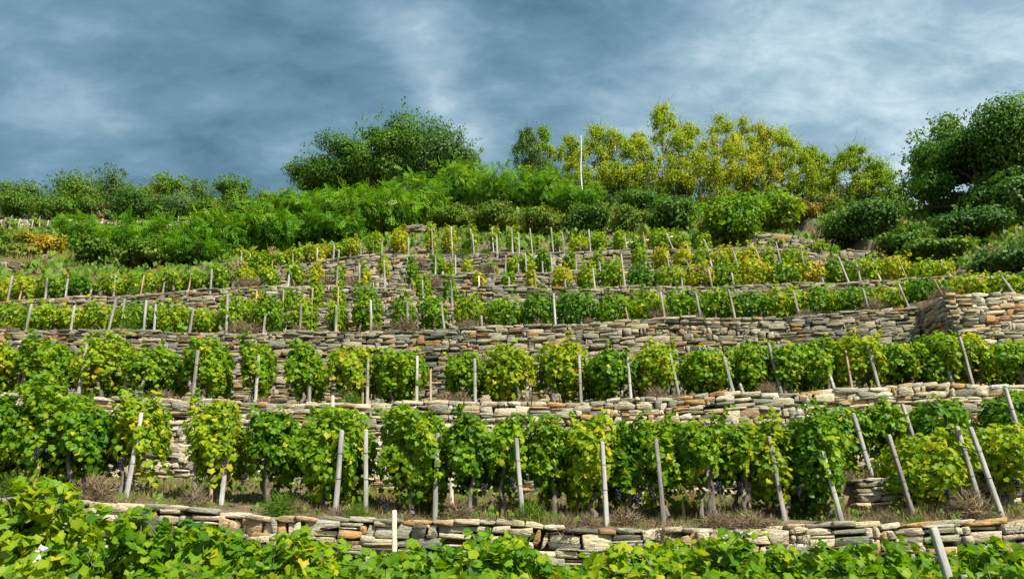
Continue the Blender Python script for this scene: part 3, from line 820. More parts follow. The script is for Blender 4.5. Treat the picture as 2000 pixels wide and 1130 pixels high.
# ---------------------------------------------------------------- vines: photo boxes (left, right, top, foliage bottom), look
VR = {
 'w0': [((-30, 70, 975, 1180), 'm'), ((40, 150, 952, 1180), 'm'), ((150, 215, 1068, 1180), 'g'), ((225, 345, 992, 1180), 'g'), ((320, 470, 1008, 1180), 'g'), ((470, 560, 1045, 1180), 'g'), ((545, 665, 1035, 1180), 'm'),
        ((655, 745, 1085, 1180), 'g'), ((735, 850, 1055, 1180), 'g'), ((840, 945, 1052, 1180), 'g'), ((925, 1050, 1028, 1180), 'g'), ((1040, 1150, 1080, 1180), 'g'), ((1140, 1260, 1052, 1180), 'm'), ((1245, 1370, 1048, 1180), 'm'),
        ((1355, 1470, 1036, 1180), 'g'), ((1460, 1580, 1056, 1180), 'g'), ((1570, 1680, 1062, 1180), 'g'), ((1665, 1790, 1056, 1180), 'g'), ((1775, 1870, 1076, 1180), 'g'), ((1855, 1960, 1052, 1180), 'g'), ((1945, 2060, 1062, 1180), 'm')],
 'w1': [((-60, 50, 775, 930), 'd'), ((25, 195, 752, 950), 'g'), ((120, 215, 795, 915), 'd'), ((230, 312, 772, 930), 'm'), ((372, 472, 790, 950), 'm'), ((482, 590, 805, 945), 'd'), ((575, 735, 800, 985), 'g'), ((738, 878, 802, 985), 'g'),
        ((868, 962, 815, 955), 'd'), ((948, 1032, 820, 965), 'g'), ((1025, 1112, 822, 955), 'g'), ((1098, 1205, 825, 980), 'm'), ((1185, 1255, 832, 975), 'd'), ((1235, 1325, 825, 985), 'g'), ((1310, 1405, 826, 965), 'g'), ((1392, 1468, 830, 955), 'g'),
        ((1445, 1545, 826, 975), 'm'), ((1515, 1642, 818, 1000), 'd'), ((1740, 1895, 850, 985), 'm'), ((1870, 2010, 832, 960), 'm')],
 'w1b': [((1565, 1700, 800, 920), 'g'), ((1685, 1770, 790, 890), 'g'), ((1785, 1892, 782, 880), 'd'), ((1930, 2040, 765, 880), 'd')],
 'w2': [((-40, 45, 672, 760), 'm'), ((40, 132, 662, 765), 'g'), ((150, 270, 662, 770), 'm'), ((252, 355, 680, 770), 'g'), ((360, 448, 662, 770), 'g'), ((472, 526, 665, 775), 'g'), ((558, 630, 675, 772), 'g'), ((638, 738, 680, 772), 'm'),
        ((728, 832, 688, 778), 'g'), ((868, 945, 692, 775), 'g'), ((943, 1048, 680, 778), 'm'), ((1045, 1148, 672, 778), 'm'), ((1138, 1240, 690, 775), 'd'), ((1233, 1325, 675, 775), 'm'), ((1322, 1436, 686, 768), 'g'), ((1428, 1504, 672, 765), 'g'),
        ((1490, 1565, 678, 768), 'g'), ((1548, 1628, 668, 760), 'g'), ((1612, 1725, 658, 755), 'm'), ((1700, 1800, 672, 752), 'g'), ((1788, 1862, 655, 752), 'g'), ((1850, 1925, 658, 748), 'm'), ((1900, 2040, 668, 745), 'g')],
 'w3': [((-50, 55, 592, 642), 'm'), ((40, 122, 592, 645), 'm'), ((100, 172, 600, 645), 'y'), ((165, 238, 592, 645), 'm'), ((232, 305, 592, 645), 'g'), ((288, 375, 592, 648), 'm'), ((362, 425, 602, 648), 'm'), ((428, 492, 578, 650), 'm'),
        ((498, 550, 578, 645), 'g'), ((570, 612, 582, 648), 'm'), ((640, 674, 590, 646), 'm'), ((690, 740, 560, 643), 'g'), ((764, 810, 580, 643), 'g'), ((820, 872, 580, 640), 'g'), ((886, 946, 580, 635), 'm'), ((944, 1022, 582, 635), 'g'),
        ((1018, 1088, 572, 632), 'd'), ((1086, 1166, 567, 628), 'd'), ((1160, 1236, 575, 628), 'g'), ((1228, 1302, 566, 620), 'm'), ((1296, 1370, 568, 618), 'g'), ((1366, 1436, 562, 615), 'g'), ((1430, 1504, 570, 622), 'd'), ((1490, 1572, 562, 620), 'm'),
        ((1562, 1642, 562, 610), 'g'), ((1630, 1698, 560, 605), 'd'), ((1690, 1768, 560, 600), 'm'), ((1758, 1852, 542, 596), 'd'), ((1848, 1932, 536, 580), 'y'), ((1915, 1988, 536, 575), 'm'), ((1978, 2070, 532, 572), 'g')],
 'w3b': [((490, 520, 578, 606), 'o'), ((550, 572, 568, 606), 'g'), ((604, 628, 546, 600), 'm'), ((650, 672, 562, 600), 'm'), ((812, 842, 542, 585), 'm'), ((864, 892, 546, 585), 'g')],
 'w4': [((-40, 35, 548, 586), 'y'), ((28, 82, 546, 580), 'y'), ((78, 132, 542, 580), 'g'), ((130, 188, 542, 577), 'd'), ((185, 248, 542, 575), 'm'), ((248, 312, 540, 570), 'm'), ((312, 366, 532, 568), 'm'), ((364, 412, 534, 563), 'g'), ((408, 450, 524, 560), 'g'),
        ((455, 492, 524, 556), 'y'), ((508, 542, 528, 553), 'm'), ((560, 588, 520, 550), 'm'), ((604, 630, 522, 552), 'o'), ((655, 670, 526, 555), 'm'), ((700, 720, 524, 553), 'y'), ((792, 815, 508, 550), 'g'), ((920, 948, 540, 575), 'r'), ((978, 1006, 535, 572), 'g'),
        ((1028, 1048, 530, 568), 'o'), ((1078, 1118, 526, 563), 'o'), ((1124, 1170, 520, 562), 'm'), ((1172, 1222, 512, 560), 'm'), ((1222, 1284, 522, 560), 'd'), ((1280, 1338, 524, 560), 'm'), ((1338, 1392, 524, 558), 'r'), ((1388, 1444, 520, 558), 'g'),
        ((1440, 1508, 514, 556), 'o'), ((1498, 1558, 518, 556), 'g'), ((1554, 1608, 518, 554), 'r'), ((1604, 1654, 508, 550), 'g'), ((1650, 1718, 510, 549), 'm'), ((1714, 1774, 506, 545), 'o'), ((1768, 1830, 516, 543), 'm'), ((1816, 1858, 516, 540), 'y')],
 'w5': [((738, 760, 510, 540), 'y'), ((840, 866, 500, 536), 'g'), ((858, 888, 522, 545), 'y'), ((902, 922, 512, 540), 'o'), ((948, 972, 518, 545), 'm'), ((988, 1014, 510, 545), 'm'), ((1015, 1042, 498, 532), 'm'), ((1044, 1080, 492, 530), 'g'), ((1100, 1126, 496, 528), 'g'),
        ((1156, 1178, 496, 528), 'm'), ((1236, 1264, 486, 520), 'm'), ((1276, 1306, 490, 518), 'o'), ((1316, 1352, 490, 520), 'o'), ((1354, 1390, 490, 518), 'm'), ((1388, 1444, 488, 518), 'y'), ((1440, 1484, 486, 520), 'o'), ((1484, 1512, 494, 518), 'm'), ((1524, 1578, 488, 518), 'm')],
 'w6': [((405, 450, 506, 535), 'm'), ((442, 484, 504, 528), 'y'), ((480, 528, 496, 527), 'm'), ((524, 564, 496, 522), 'm'), ((560, 602, 490, 515), 'm'), ((594, 642, 482, 512), 'o'), ((638, 682, 480, 508), 'm'), ((670, 708, 470, 500), 'y'), ((712, 748, 460, 494), 'm'),
        ((762, 798, 452, 492), 'o'), ((830, 852, 446, 495), 'y'), ((864, 892, 450, 496), 'o'), ((908, 934, 448, 494), 'm'), ((956, 976, 452, 493), 'm'), ((988, 1014, 458, 492), 'm'), ((1034, 1058, 468, 491), 'm'), ((1074, 1102, 464, 492), 'm'), ((1110, 1150, 468, 490), 'y'),
        ((1148, 1188, 458, 490), 'm'), ((1198, 1224, 455, 488), 'm'), ((1228, 1262, 474, 488), 'd'), ((1272, 1308, 456, 486), 'm'), ((1312, 1346, 460, 485), 'm'), ((1358, 1388, 464, 485), 'm'), ((1592, 1612, 480, 505), 'm')],
 'w7': [((5, 30, 425, 440), 'm'), ((60, 85, 428, 440), 'm'), ((100, 120, 430, 442), 'g')],
}
ROWY = {'w0': 6.6, 'w1': 11.0, 'w1b': 12.4, 'w2': 15.5, 'w3': 18.98, 'w3b': 20.8, 'w4': 22.5, 'w5': 25.25, 'w6': 28.05, 'w7': 49.0}
CFG = {'w0': dict(leaf=0.082, parts=300, D=1.3, dens=0.85, shoots=9), 'w1': dict(leaf=0.08, parts=240, D=1.5, dens=0.9, shoots=5, grapes=1), 'w1b': dict(leaf=0.088, parts=120, D=1.0, dens=0.8, shoots=3, grapes=1),
       'w2': dict(leaf=0.085, D=1.4, dens=0.9, shoots=3, fine=True), 'w3': dict(leaf=0.115, D=1.1, dens=0.75, shoots=3, fine=False), 'w3b': dict(leaf=0.11, D=0.7, fine=False, dens=0.8, shoots=2),
       'w4': dict(leaf=0.12, D=1.0, fine=False, dens=0.75, shoots=3), 'w5': dict(leaf=0.12, D=0.9, fine=False, dens=0.75, shoots=3), 'w6': dict(leaf=0.12, D=0.9, fine=False, dens=0.75, shoots=3), 'w7': dict(leaf=0.16, D=0.8, fine=False, dens=0.8, shoots=1)}
sd = 100
for key, lst in VR.items():
    lst = sorted(lst, key=lambda q: q[0][0] + q[0][1])
    for i, (box, look) in enumerate(lst):
        sd += 1
        lab = f"{LOOK[look][0]} grapevine, {ordinal(i, len(lst))} {ROWTXT[key]}"
        yy = ROWY[key] + np.random.RandomState(sd).uniform(-0.15, 0.15)
        vine(key, yy, box, look, lab, seed=sd, **CFG[key])
# nearer foreground vines that fill the bottom edge
near = [((-40, 230, 1075, 1300), 'm'), ((230, 520, 1090, 1300), 'g'), ((520, 760, 1098, 1300), 'g'), ((760, 1040, 1096, 1300), 'g'), ((1040, 1330, 1102, 1300), 'm'), ((1330, 1620, 1092, 1300), 'g'), ((1620, 1870, 1098, 1300), 'g'), ((1870, 2080, 1090, 1300), 'g')]
for i, (box, look) in enumerate(near):
    sd += 1
    vine('w0', 5.7, box, look, f"{LOOK[look][0]} grapevine, {ordinal(i, len(near))} along the very bottom edge", seed=sd, leaf=0.08, parts=300, D=0.9, dens=0.75, shoots=6)

# ---------------------------------------------------------------- posts and stakes: (top px, base px), kind
PO = {
 'w0': [((1822, 1030), (1850, 1120), 'c'), ((770, 996), (770, 1110), 'p', -2.0), ((720, 1072), (720, 1130), 'p', -3.6), ((1880, 1121), (1890, 1180), 'c')],
 'w1': [((84, 793), (50, 955), 'c'), ((276, 806), (244, 985), 'c'), ((451, 824), (432, 985), 'c'), ((668, 840), (655, 998), 'c'), ((715, 838), (714, 998), 'c'), ((855, 845), (850, 1003), 'c'), ((1008, 855), (1021, 1015), 'c'), ((1176, 862), (1185, 1020), 'c'),
        ((1281, 857), (1297, 1018), 'c'), ((1371, 852), (1398, 1015), 'c'), ((1502, 852), (1532, 1010), 'c'), ((1607, 880), (1642, 1012), 'c'), ((1735, 848), (1786, 1015), 'c'), ((1868, 832), (1922, 1008), 'c'), ((1895, 834), (1958, 1010), 'c')],
 'w1b': [((1567, 812), (1582, 860), 'c'), ((1666, 806), (1694, 900), 'c'), ((1762, 789), (1782, 850), 'c'), ((1963, 757), (1992, 850), 'c'), ((1962, 845), (1990, 905), 'c')],
 'w2': [((61, 678), (41, 765), 'c'), ((169, 672), (153, 773), 'c'), ((294, 695), (272, 776), 'c'), ((251, 716), (242, 778), 'c'), ((387, 684), (376, 782), 'c'), ((505, 694), (499, 785), 'c'), ((603, 693), (604, 785), 'c'), ((719, 697), (717, 787), 'c'),
        ((709, 722), (708, 783), 'w'), ((815, 695), (814, 787), 'c'), ((841, 721), (841, 787), 'w'), ((927, 700), (928, 787), 'c'), ((1027, 685), (1030, 786), 'c'), ((1131, 693), (1135, 784), 'c'), ((1225, 697), (1232, 780), 'c'), ((1308, 690), (1327, 778), 'c'),
        ((1414, 697), (1433, 768), 'c'), ((1445, 750), (1452, 768), 'c'), ((1501, 670), (1525, 765), 'c'), ((1615, 714), (1628, 757), 'c'), ((1651, 684), (1664, 757), 'w'), ((1694, 673), (1716, 755), 'c'), ((1852, 724), (1866, 760), 'c'), ((1874, 658), (1900, 750), 'c'), ((1969, 667), (1997, 745), 'c')],
 'w3': [((62, 594), (50, 645), 'c'), ((146, 597), (138, 646), 'c'), ((227, 582), (212, 645), 'c'), ((244, 583), (236, 640), 'c'), ((286, 586), (282, 630), 'c'), ((305, 594), (302, 630), 'c'), ((378, 603), (370, 650), 'c'), ((445, 575), (442, 653), 'c'), ((518, 618), (515, 652), 'c'),
        ((588, 592), (586, 652), 'c'), ((657, 596), (656, 652), 'c'), ((724, 586), (725, 650), 'c'), ((795, 588), (797, 648), 'c'), ((862, 590), (868, 645), 'c'), ((940, 616), (942, 642), 'c'), ((1081, 574), (1085, 636), 'c'), ((1222, 600), (1228, 630), 'w'), ((1290, 570), (1299, 624), 'c'),
        ((1358, 570), (1369, 620), 'c'), ((1423, 565), (1435, 620), 'c'), ((1549, 568), (1562, 620), 'c'), ((1685, 564), (1698, 610), 'c'), ((1755, 555), (1776, 604), 'c'), ((1824, 545), (1848, 592), 'w'), ((1956, 540), (1982, 575), 'c')],
 'w3b': [((502, 565), (498, 616), 'w'), ((554, 565), (552, 612), 'w'), ((611, 562), (608, 606), 'w'), ((661, 560), (660, 604), 'w'), ((825, 547), (827, 592), 'c'), ((880, 548), (883, 592), 'c')],
 'w4': [((24, 538), (18, 570), 'c'), ((48, 545), (37, 588), 'w'), ((92, 542), (88, 585), 'c'), ((133, 544), (128, 580), 'c'), ((186, 541), (174, 580), 'c'), ((226, 537), (222, 577), 'c'), ((281, 539), (275, 573), 'w'), ((326, 529), (318, 572), 'c'), ((374, 533), (368, 568), 'w'), ((414, 526), (411, 568), 'c'),
        ((465, 525), (466, 560), 'c'), ((516, 531), (514, 558), 'w'), ((567, 518), (563, 556), 'c'), ((660, 521), (657, 562), 'c'), ((702, 515), (702, 560), 'c'), ((750, 508), (752, 562), 'c'), ((935, 539), (937, 580), 'p'), ((994, 540), (996, 580), 'c'), ((1044, 533), (1048, 573), 'w'), ((1102, 530), (1105, 568), 'c'), ((1158, 525), (1162, 563), 'c'),
        ((1213, 497), (1221, 563), 'c'), ((1329, 527), (1333, 562), 'c'), ((1384, 526), (1391, 562), 'c'), ((1429, 533), (1434, 560), 'c'), ((1543, 520), (1551, 557), 'c'), ((1599, 518), (1609, 555), 'c'), ((1637, 502), (1658, 553), 'c'), ((1671, 508), (1681, 550), 'c'), ((1702, 508), (1721, 551), 'c'), ((1754, 504), (1773, 548), 'w'), ((1837, 508), (1860, 545), 'c')],
 'w5': [((796, 502), (795, 542), 'c'), ((851, 499), (850, 540), 'c'), ((865, 530), (864, 545), 'c'), ((889, 498), (890, 540), 'c'), ((912, 515), (914, 545), 'c'), ((964, 517), (967, 540), 'c'), ((988, 499), (987, 538), 'c'), ((1012, 515), (1015, 540), 'c'), ((1026, 495), (1029, 537), 'c'), ((1059, 510), (1061, 540), 'c'), ((1075, 494), (1079, 535), 'c'), ((1124, 496), (1126, 533), 'c'), ((1168, 495), (1173, 532), 'c'),
        ((1258, 494), (1263, 528), 'c'), ((1302, 494), (1307, 525), 'c'), ((1340, 507), (1347, 526), 'c'), ((1383, 487), (1391, 524), 'c'), ((1430, 485), (1442, 522), 'c'), ((1476, 487), (1490, 524), 'c'), ((1515, 471), (1527, 522), 'c'), ((1564, 486), (1571, 522), 'c')],
 'w6': [((416, 527), (413, 556), 'w'), ((450, 501), (446, 530), 'w'), ((472, 499), (468, 528), 'c'), ((489, 497), (488, 525), 'c'), ((532, 508), (532, 524), 'w'), ((572, 491), (572, 518), 'w'), ((620, 484), (619, 512), 'c'), ((653, 478), (651, 510), 'c'), ((662, 487), (661, 515), 'c'), ((704, 474), (705, 502), 'c'), ((729, 464), (728, 498), 'c'), ((746, 471), (746, 497), 'c'), ((798, 463), (798, 497), 'c'),
        ((843, 448), (845, 497), 'c'), ((881, 443), (884, 498), 'c'), ((919, 447), (921, 470), 'c'), ((923, 457), (926, 496), 'c'), ((961, 444), (963, 480), 'c'), ((970, 462), (971, 495), 'c'), ((999, 446), (1001, 480), 'c'), ((1013, 461), (1014, 495), 'c'), ((1035, 446), (1038, 475), 'c'), ((1052, 466), (1053, 492), 'c'), ((1076, 444), (1079, 475), 'c'), ((1091, 463), (1093, 492), 'c'), ((1098, 455), (1100, 475), 'c'), ((1150, 448), (1152, 475), 'c'),
        ((1220, 459), (1225, 490), 'c'), ((1256, 453), (1260, 475), 'w'), ((1301, 455), (1315, 488), 'c'), ((1337, 453), (1343, 486), 'c'), ((1374, 467), (1384, 487), 'c'), ((1602, 483), (1612, 508), 'c')],
 'w7': [((12, 425), (8, 438), 'c'), ((24, 420), (20, 435), 'c'), ((40, 426), (36, 440), 'c'), ((65, 430), (63, 440), 'c'), ((78, 424), (77, 438), 'c'), ((95, 430), (92, 444), 'c'), ((127, 426), (126, 438), 'c'), ((201, 428), (200, 440), 'c'), ((227, 431), (224, 446), 'c'), ((330, 421), (328, 434), 'c'), ((349, 422), (348, 434), 'c'), ((372, 424), (371, 434), 'c'), ((395, 425), (394, 435), 'c'), ((416, 424), (415, 436), 'c')],
}
STK = {
 'w1': [((77, 905), (68, 945), 'w', .0), ((100, 895), (87, 955), 'w', .3), ((119, 900), (108, 952), 'w', .5), ((145, 880), (131, 935), 'w', 1.6), ((133, 888), (128, 932), 'c', 2.0), ((414, 925), (412, 978), 'w', .2), ((546, 850), (543, 970), 'w', 1.0), ((520, 900), (520, 955), 'w', 2.0), ((682, 956), (680, 990), 'p', .6), ((882, 898), (882, 975), 'p', 1.8), ((925, 940), (925, 992), 'w', .9),
        ((1067, 940), (1069, 993), 'c', 1.1), ((1126, 900), (1127, 1005), 'w', .4), ((1327, 945), (1336, 1005), 'w', .4), ((1455, 925), (1467, 1005), 'w', .2), ((1478, 925), (1484, 960), 'w', 2.1), ((1170, 945), (1173, 995), 'c', .7), ((650, 772), (650, 830), 'p', 3.3), ((1810, 980), (1822, 1010), 'w', .2), ((1905, 960), (1918, 1010), 'w', .1)],
}
def post_mesh(base, top, w, chamfer, mat, name, r):
    d = top - base; L = np.linalg.norm(d)
    z = d / L; x = np.cross([0, 1, 0], z); x /= np.linalg.norm(x); y = np.cross(z, x)
    a = r.uniform(-.3, .3); x, y = x * math.cos(a) + y * math.sin(a), -x * math.sin(a) + y * math.cos(a)
    h = w / 2; c = h * 0.3
    prof = [(h - c, -h), (h, -h + c), (h, h - c), (h - c, h), (-h + c, h), (-h, h - c), (-h, -h + c), (-h + c, -h)]
    secs = [(-0.25, 1.1), (0.0, 1.08), (0.35 * L, 1.02), (0.7 * L, 0.97), (L - 0.018, 0.94), (L, 0.80)]
    V = []
    for k, (s, f) in enumerate(secs):
        j = r.normal(0, w * .035, 2) if 1 <= k <= 3 else np.zeros(2)
        V += [z * s + (p[0] * f + j[0]) * x + (p[1] * f + j[1]) * y for p in prof]
    n = len(prof)
    Fq = [(i * n + k, i * n + (k + 1) % n, (i + 1) * n + (k + 1) % n, (i + 1) * n + k) for i in range(len(secs) - 1) for k in range(n)]
    capv = [tuple((len(secs) - 1) * n + k for k in range(n))]
    return mesh_np(name, np.array(V), [np.array(Fq), np.array(capv)], [mat]), (x, y, z, L)
def place_posts(key, lst, off):
    r = np.random.RandomState(hash(key) % 1000 if False else sum(map(ord, key)))
    items = sorted(lst, key=lambda q: q[0][0])
    kinds = {}
    for it in items: kinds.setdefault('stake' if it[2] == 'w' else ('pale' if it[2] == 'p' else 'post'), []).append(it)
    for it in items:
        (tx, ty), (bx, by), k = it[0], it[1], it[2]
        kk = 'stake' if k == 'w' else ('pale' if k == 'p' else 'post')
        Y = it[3] + WK['w1'].Y + 0.75 if len(it) > 3 else ROWY[key] - off + (r.uniform(-.1, .42) if key in ('w1', 'w1b', 'w2') else r.uniform(-.15, .25))
        T = at(tx, ty, Y); B = at(bx, by, Y)
        g = ground(B[0], Y)
        if T[2] - g < 0.25: T[2] = g + 0.25
        # keep the lean, stand on the ground
        lean = (T[0] - B[0]) / max(T[2] - B[2], 0.1)
        lean = float(np.clip(lean, -0.6, 0.6))
        base = np.array([T[0] - lean * (T[2] - g), Y, g])
        wdt = {'post': 0.059, 'stake': 0.042, 'pale': 0.055}[kk] * (1.0 if key in ('w0', 'w1', 'w1b', 'w2') else 0.95)
        mat = {'post': M_POST if r.rand() < .6 else M_POST2, 'stake': M_WOOD, 'pale': M_PALE}[kk]
        nm = {'post': 'vine_post', 'stake': 'wooden_stake', 'pale': 'wooden_post'}[kk]
        me, (x, y, z, L) = post_mesh(base, T, wdt, 0.3, mat, nm, r)
        o = link(nm, me, loc=base)
        i = kinds[kk].index(it); n = len(kinds[kk])
        txt = {'post': 'weathered grey vine post', 'stake': 'thin brown wooden stake', 'pale': 'pale wooden post'}[kk]
        lab = f"{txt}, {ordinal(i, n) if n > 1 else 'the only one'} {ROWTXT[key]}"
        tag(o, lab, 'post' if kk != 'stake' else 'stake', 'vine posts and stakes on the terraces')
        if key in ('w0', 'w1', 'w1b', 'w2') and kk == 'post':
            for s in (0.42, 0.72):
                b = Bag()
                c0 = z * L * s; h = wdt * 0.56
                ring = [c0 + x * sx * h + y * sy * h for sx, sy in ((1, 1), (-1, 1), (-1, -1), (1, -1), (1, 1))]
                V, q = tube(ring, np.full(5, 0.005), 4); b.add(V, [q])
                link('wire_tie', b.mesh('wire_tie', [M_WIRE]), o)
for key, lst in PO.items():
    place_posts(key, lst + STK.get(key, []), {'w0': 0.7, 'w1': 0.65, 'w1b': 0.5, 'w2': 0.55, 'w3': 0.5, 'w7': 0.5}.get(key, 0.45))

# ---------------------------------------------------------------- trees and scrub
def crown(r, N, w, D, h, blobs, spread=0.75, blobr=(0.28, 0.46), up=0.5, droop=0.0):
    bc = r.normal(size=(blobs, 3)); bc /= np.linalg.norm(bc, axis=1, keepdims=True)
    bc *= (r.uniform(0.25, 1.0, blobs) ** 0.6)[:, None] * (1 - np.mean(blobr)) * 1.05
    br = r.uniform(*blobr, blobs)
    prob = br ** 2 / (br ** 2).sum()
    b = r.choice(blobs, N, p=prob)
    d = r.normal(size=(N, 3)); d /= np.linalg.norm(d, axis=1, keepdims=True)
    rad = br[b] * (1 - 0.6 * r.rand(N) ** 1.8) * np.where(r.rand(N) < .25, r.uniform(1, 1.4, N), 1)
    f = wob(r)
    q = bc[b] + d * (rad * (1 + 0.25 * f(d * 2 + bc[b] * 5)))[:, None]
    pos = q * np.array([w / 2, D / 2, h / 2])
    nrm = d + q * 0.4 + np.array([0, -0.05, up]) + r.normal(0, 0.5, (N, 3))
    tip = r.normal(0, 0.7, (N, 3)) + np.array([0, 0, -0.4 - droop])
    return pos, nrm, tip, b, bc * np.array([w / 2, D / 2, h / 2]), r.uniform(-0.16, 0.16, blobs)[b]
def plant(name, label, cat, group, cx, ytop, ybase, wpx, mat, leaf, N, kind='bush', Y=None, seed=0, mu=0.5, sg=0.16, trunkmat=None, vis=None):
    r = np.random.RandomState(seed)
    if Y is None:
        Y = hit(cx, ybase)
        if Y is None: Y = float(ridge(at(cx, ybase, 45)[0])[0]) + 1.0
    T = at(cx, ytop, Y); B = at(cx, ybase, Y)
    x = B[0]
    g = ground(x, Y)
    _, _, dd = proj(B)
    w = wpx / F * dd[0]
    H = max(T[2] - g, 0.5)
    D = w * 0.85 if kind != 'birch' else w
    root = link(name, None, loc=(x, Y, g)); root.empty_display_size = 0.3
    tag(root, label, cat, group)
    tm = trunkmat or M_TRUNK
    if kind == 'bush':
        zc, hh = H * 0.5, H * 1.0
    elif kind == 'tree':
        zc, hh = H * 0.53, H * 0.96
    elif kind == 'oak':
        zc, hh = H * 0.54, H * 0.92
    else:
        zc, hh = H * 0.57, H * 0.92
    xo = T[0] - x
    if kind == 'birch':
        blobs = 64
        zz = np.where(r.rand(blobs) < .3, r.uniform(-1.0, -.5, blobs), r.uniform(-.7, 1.0, blobs))
        wid = np.clip(1.08 - 0.95 * (zz * 0.5 + 0.5) ** 1.4, 0.10, 1)
        bc = np.stack([r.uniform(-.8, .8, blobs) * wid, r.uniform(-.8, .8, blobs) * wid, zz * 0.9], 1)
        b = r.choice(blobs, N)
        d = r.normal(size=(N, 3)); d /= np.linalg.norm(d, axis=1, keepdims=True)
        bs = r.uniform(.6, 1.3, blobs)[b]
        q = bc[b] + d * np.minimum(np.abs(r.normal(0, .62, N)), 1.6)[:, None] * bs[:, None] * np.array([0.24, 0.24, 0.13])
        q[:, 2] -= 0.12 * r.rand(N) ** 2
        pos = q * np.array([w / 2, D / 2, hh / 2]); cen = bc * np.array([w / 2, D / 2, hh / 2])
        nrm = d + np.array([0, -.1, .3]) + r.normal(0, .6, (N, 3)); tip = np.array([0, 0, -1.0]) + r.normal(0, .4, (N, 3))
        btint = r.uniform(-.15, .15, blobs)[b]
    else:
        nb = {'bush': max(9, int(w * h_blob(w, hh))), 'tree': 20, 'oak': 44}[kind]
        br_ = (0.30, 0.5) if kind == 'bush' else ((0.22, 0.36) if kind == 'tree' else (0.17, 0.31))
        pos, nrm, tip, b, cen, btint = crown(r, N, w, D, hh, nb, blobr=br_, droop=0.3)
    if kind in ('bush', 'tree', 'oak'):
        K_ = {'bush': 30, 'tree': 60, 'oak': 110}[kind]; m_ = 9
        dirs = r.normal(size=(K_, 3)); dirs[:, 2] = np.abs(dirs[:, 2]) + 0.1; dirs /= np.linalg.norm(dirs, axis=1, keepdims=True)
        st_ = dirs * 0.84 * np.array([w / 2, D / 2, hh / 2]); L_ = r.uniform(.02, .10, K_) * min(w, hh)
        dd_ = dirs + np.array([0, 0, .5]) + r.normal(0, .25, (K_, 3))
        sp_ = (st_[:, None] + dd_[:, None] * (L_[:, None] * np.linspace(0, 1, m_)[None])[..., None]).reshape(-1, 3) + r.normal(0, leaf * .4, (K_ * m_, 3))
        pos = np.concatenate([pos, sp_]); nrm = np.concatenate([nrm, r.normal(0, 1, sp_.shape) + np.array([0, -.2, .6])]); tip = np.concatenate([tip, np.repeat(dirs, m_, 0) + r.normal(0, .5, sp_.shape)])
        btint = np.concatenate([btint, np.full(len(sp_), .05)]); N = len(pos)
    pos[:, 2] += zc; cen = cen + np.array([0, 0, zc])
    if kind == 'bush': pos[:, 2] = np.where(pos[:, 2] < 0.03, np.abs(pos[:, 2]) * 0.5, pos[:, 2])
    pos[:, 0] += xo * pos[:, 2] / H
    cen[:, 0] += xo * cen[:, 2] / H
    tint = np.clip(mu + btint + r.normal(0, sg, N), 0.01, 0.99)
    tv, tt = FROND if mat is M_LOCUST else OLEAF
    sz = leaf * r.uniform(.7, 1.3, N)
    V, Fc, tn, _ = scatter(tv, tt, pos, nrm, tip, sz, tint)
    bag = Bag(); bag.add(V, [Fc], tn)
    link('crown', bag.mesh('crown', [mat]), root)
    # trunk and limbs
    tr = max(0.03, 0.022 * H) if kind != 'oak' else 0.26
    if kind == 'birch': tr = 0.055
    n = 8
    topz = {'bush': 0.55, 'tree': 0.7, 'oak': 0.72, 'birch': 0.86}[kind] * H
    pts = [(xo * s * topz / H + (0 if i == 0 else r.normal(0, .03 * w * (0.3 if kind == 'birch' else 1))), r.normal(0, .02 * w), -0.2 + s * (topz + 0.2)) for i, s in enumerate(np.linspace(0, 1, n))]
    V, q = tube(pts, np.linspace(tr, tr * 0.25, n), 7)
    link('trunk', mesh_np('trunk', V, [q], [tm], smooth=True), root)
    lb = Bag()
    sel = range(len(cen)) if kind in ('oak', 'tree', 'birch') else range(min(6, len(cen)))
    for k in sel:
        c = cen[k]
        s0 = np.clip((c[2] / topz) * r.uniform(.35, .75), 0.12, .95) if kind != 'birch' else np.clip(c[2] / topz - 0.12, .1, .92)
        j = s0 * (n - 1); i0 = int(min(j, n - 2)); a = np.array(pts[i0]) * (1 - j + i0) + np.array(pts[i0 + 1]) * (j - i0)
        m = (a + c) / 2 + np.array([r.normal(0, .05 * w), r.normal(0, .05 * w), -0.04 * H if kind == 'oak' else 0.05 * H])
        t0 = tr * (1 - 0.75 * s0) * 0.55
        V, q = tube([a, a * .5 + m * .5, m, m * .5 + c * .5, c], np.linspace(t0, t0 * 0.25 + 0.008, 5), 5)
        lb.add(V, [q])
        if kind in ('birch', 'tree', 'oak'):
            for _ in range(3):      # bare twigs past the leaves
                e2 = c + r.normal(0, .09 * w, 3) + np.array([0, 0, .05 * H * r.rand()])
                V, q = tube([c, (c + e2) / 2 + r.normal(0, .02 * w, 3), e2], [t0 * .25 + .006, .008, .004], 4); lb.add(V, [q])
    if lb.n: link('limb', lb.mesh('limb', [M_TRUNK], True), root)
    return root
def h_blob(w, h): return 5.0
S_ = 'scrub and bushes on the hill'; TR = 'trees along the ridge'
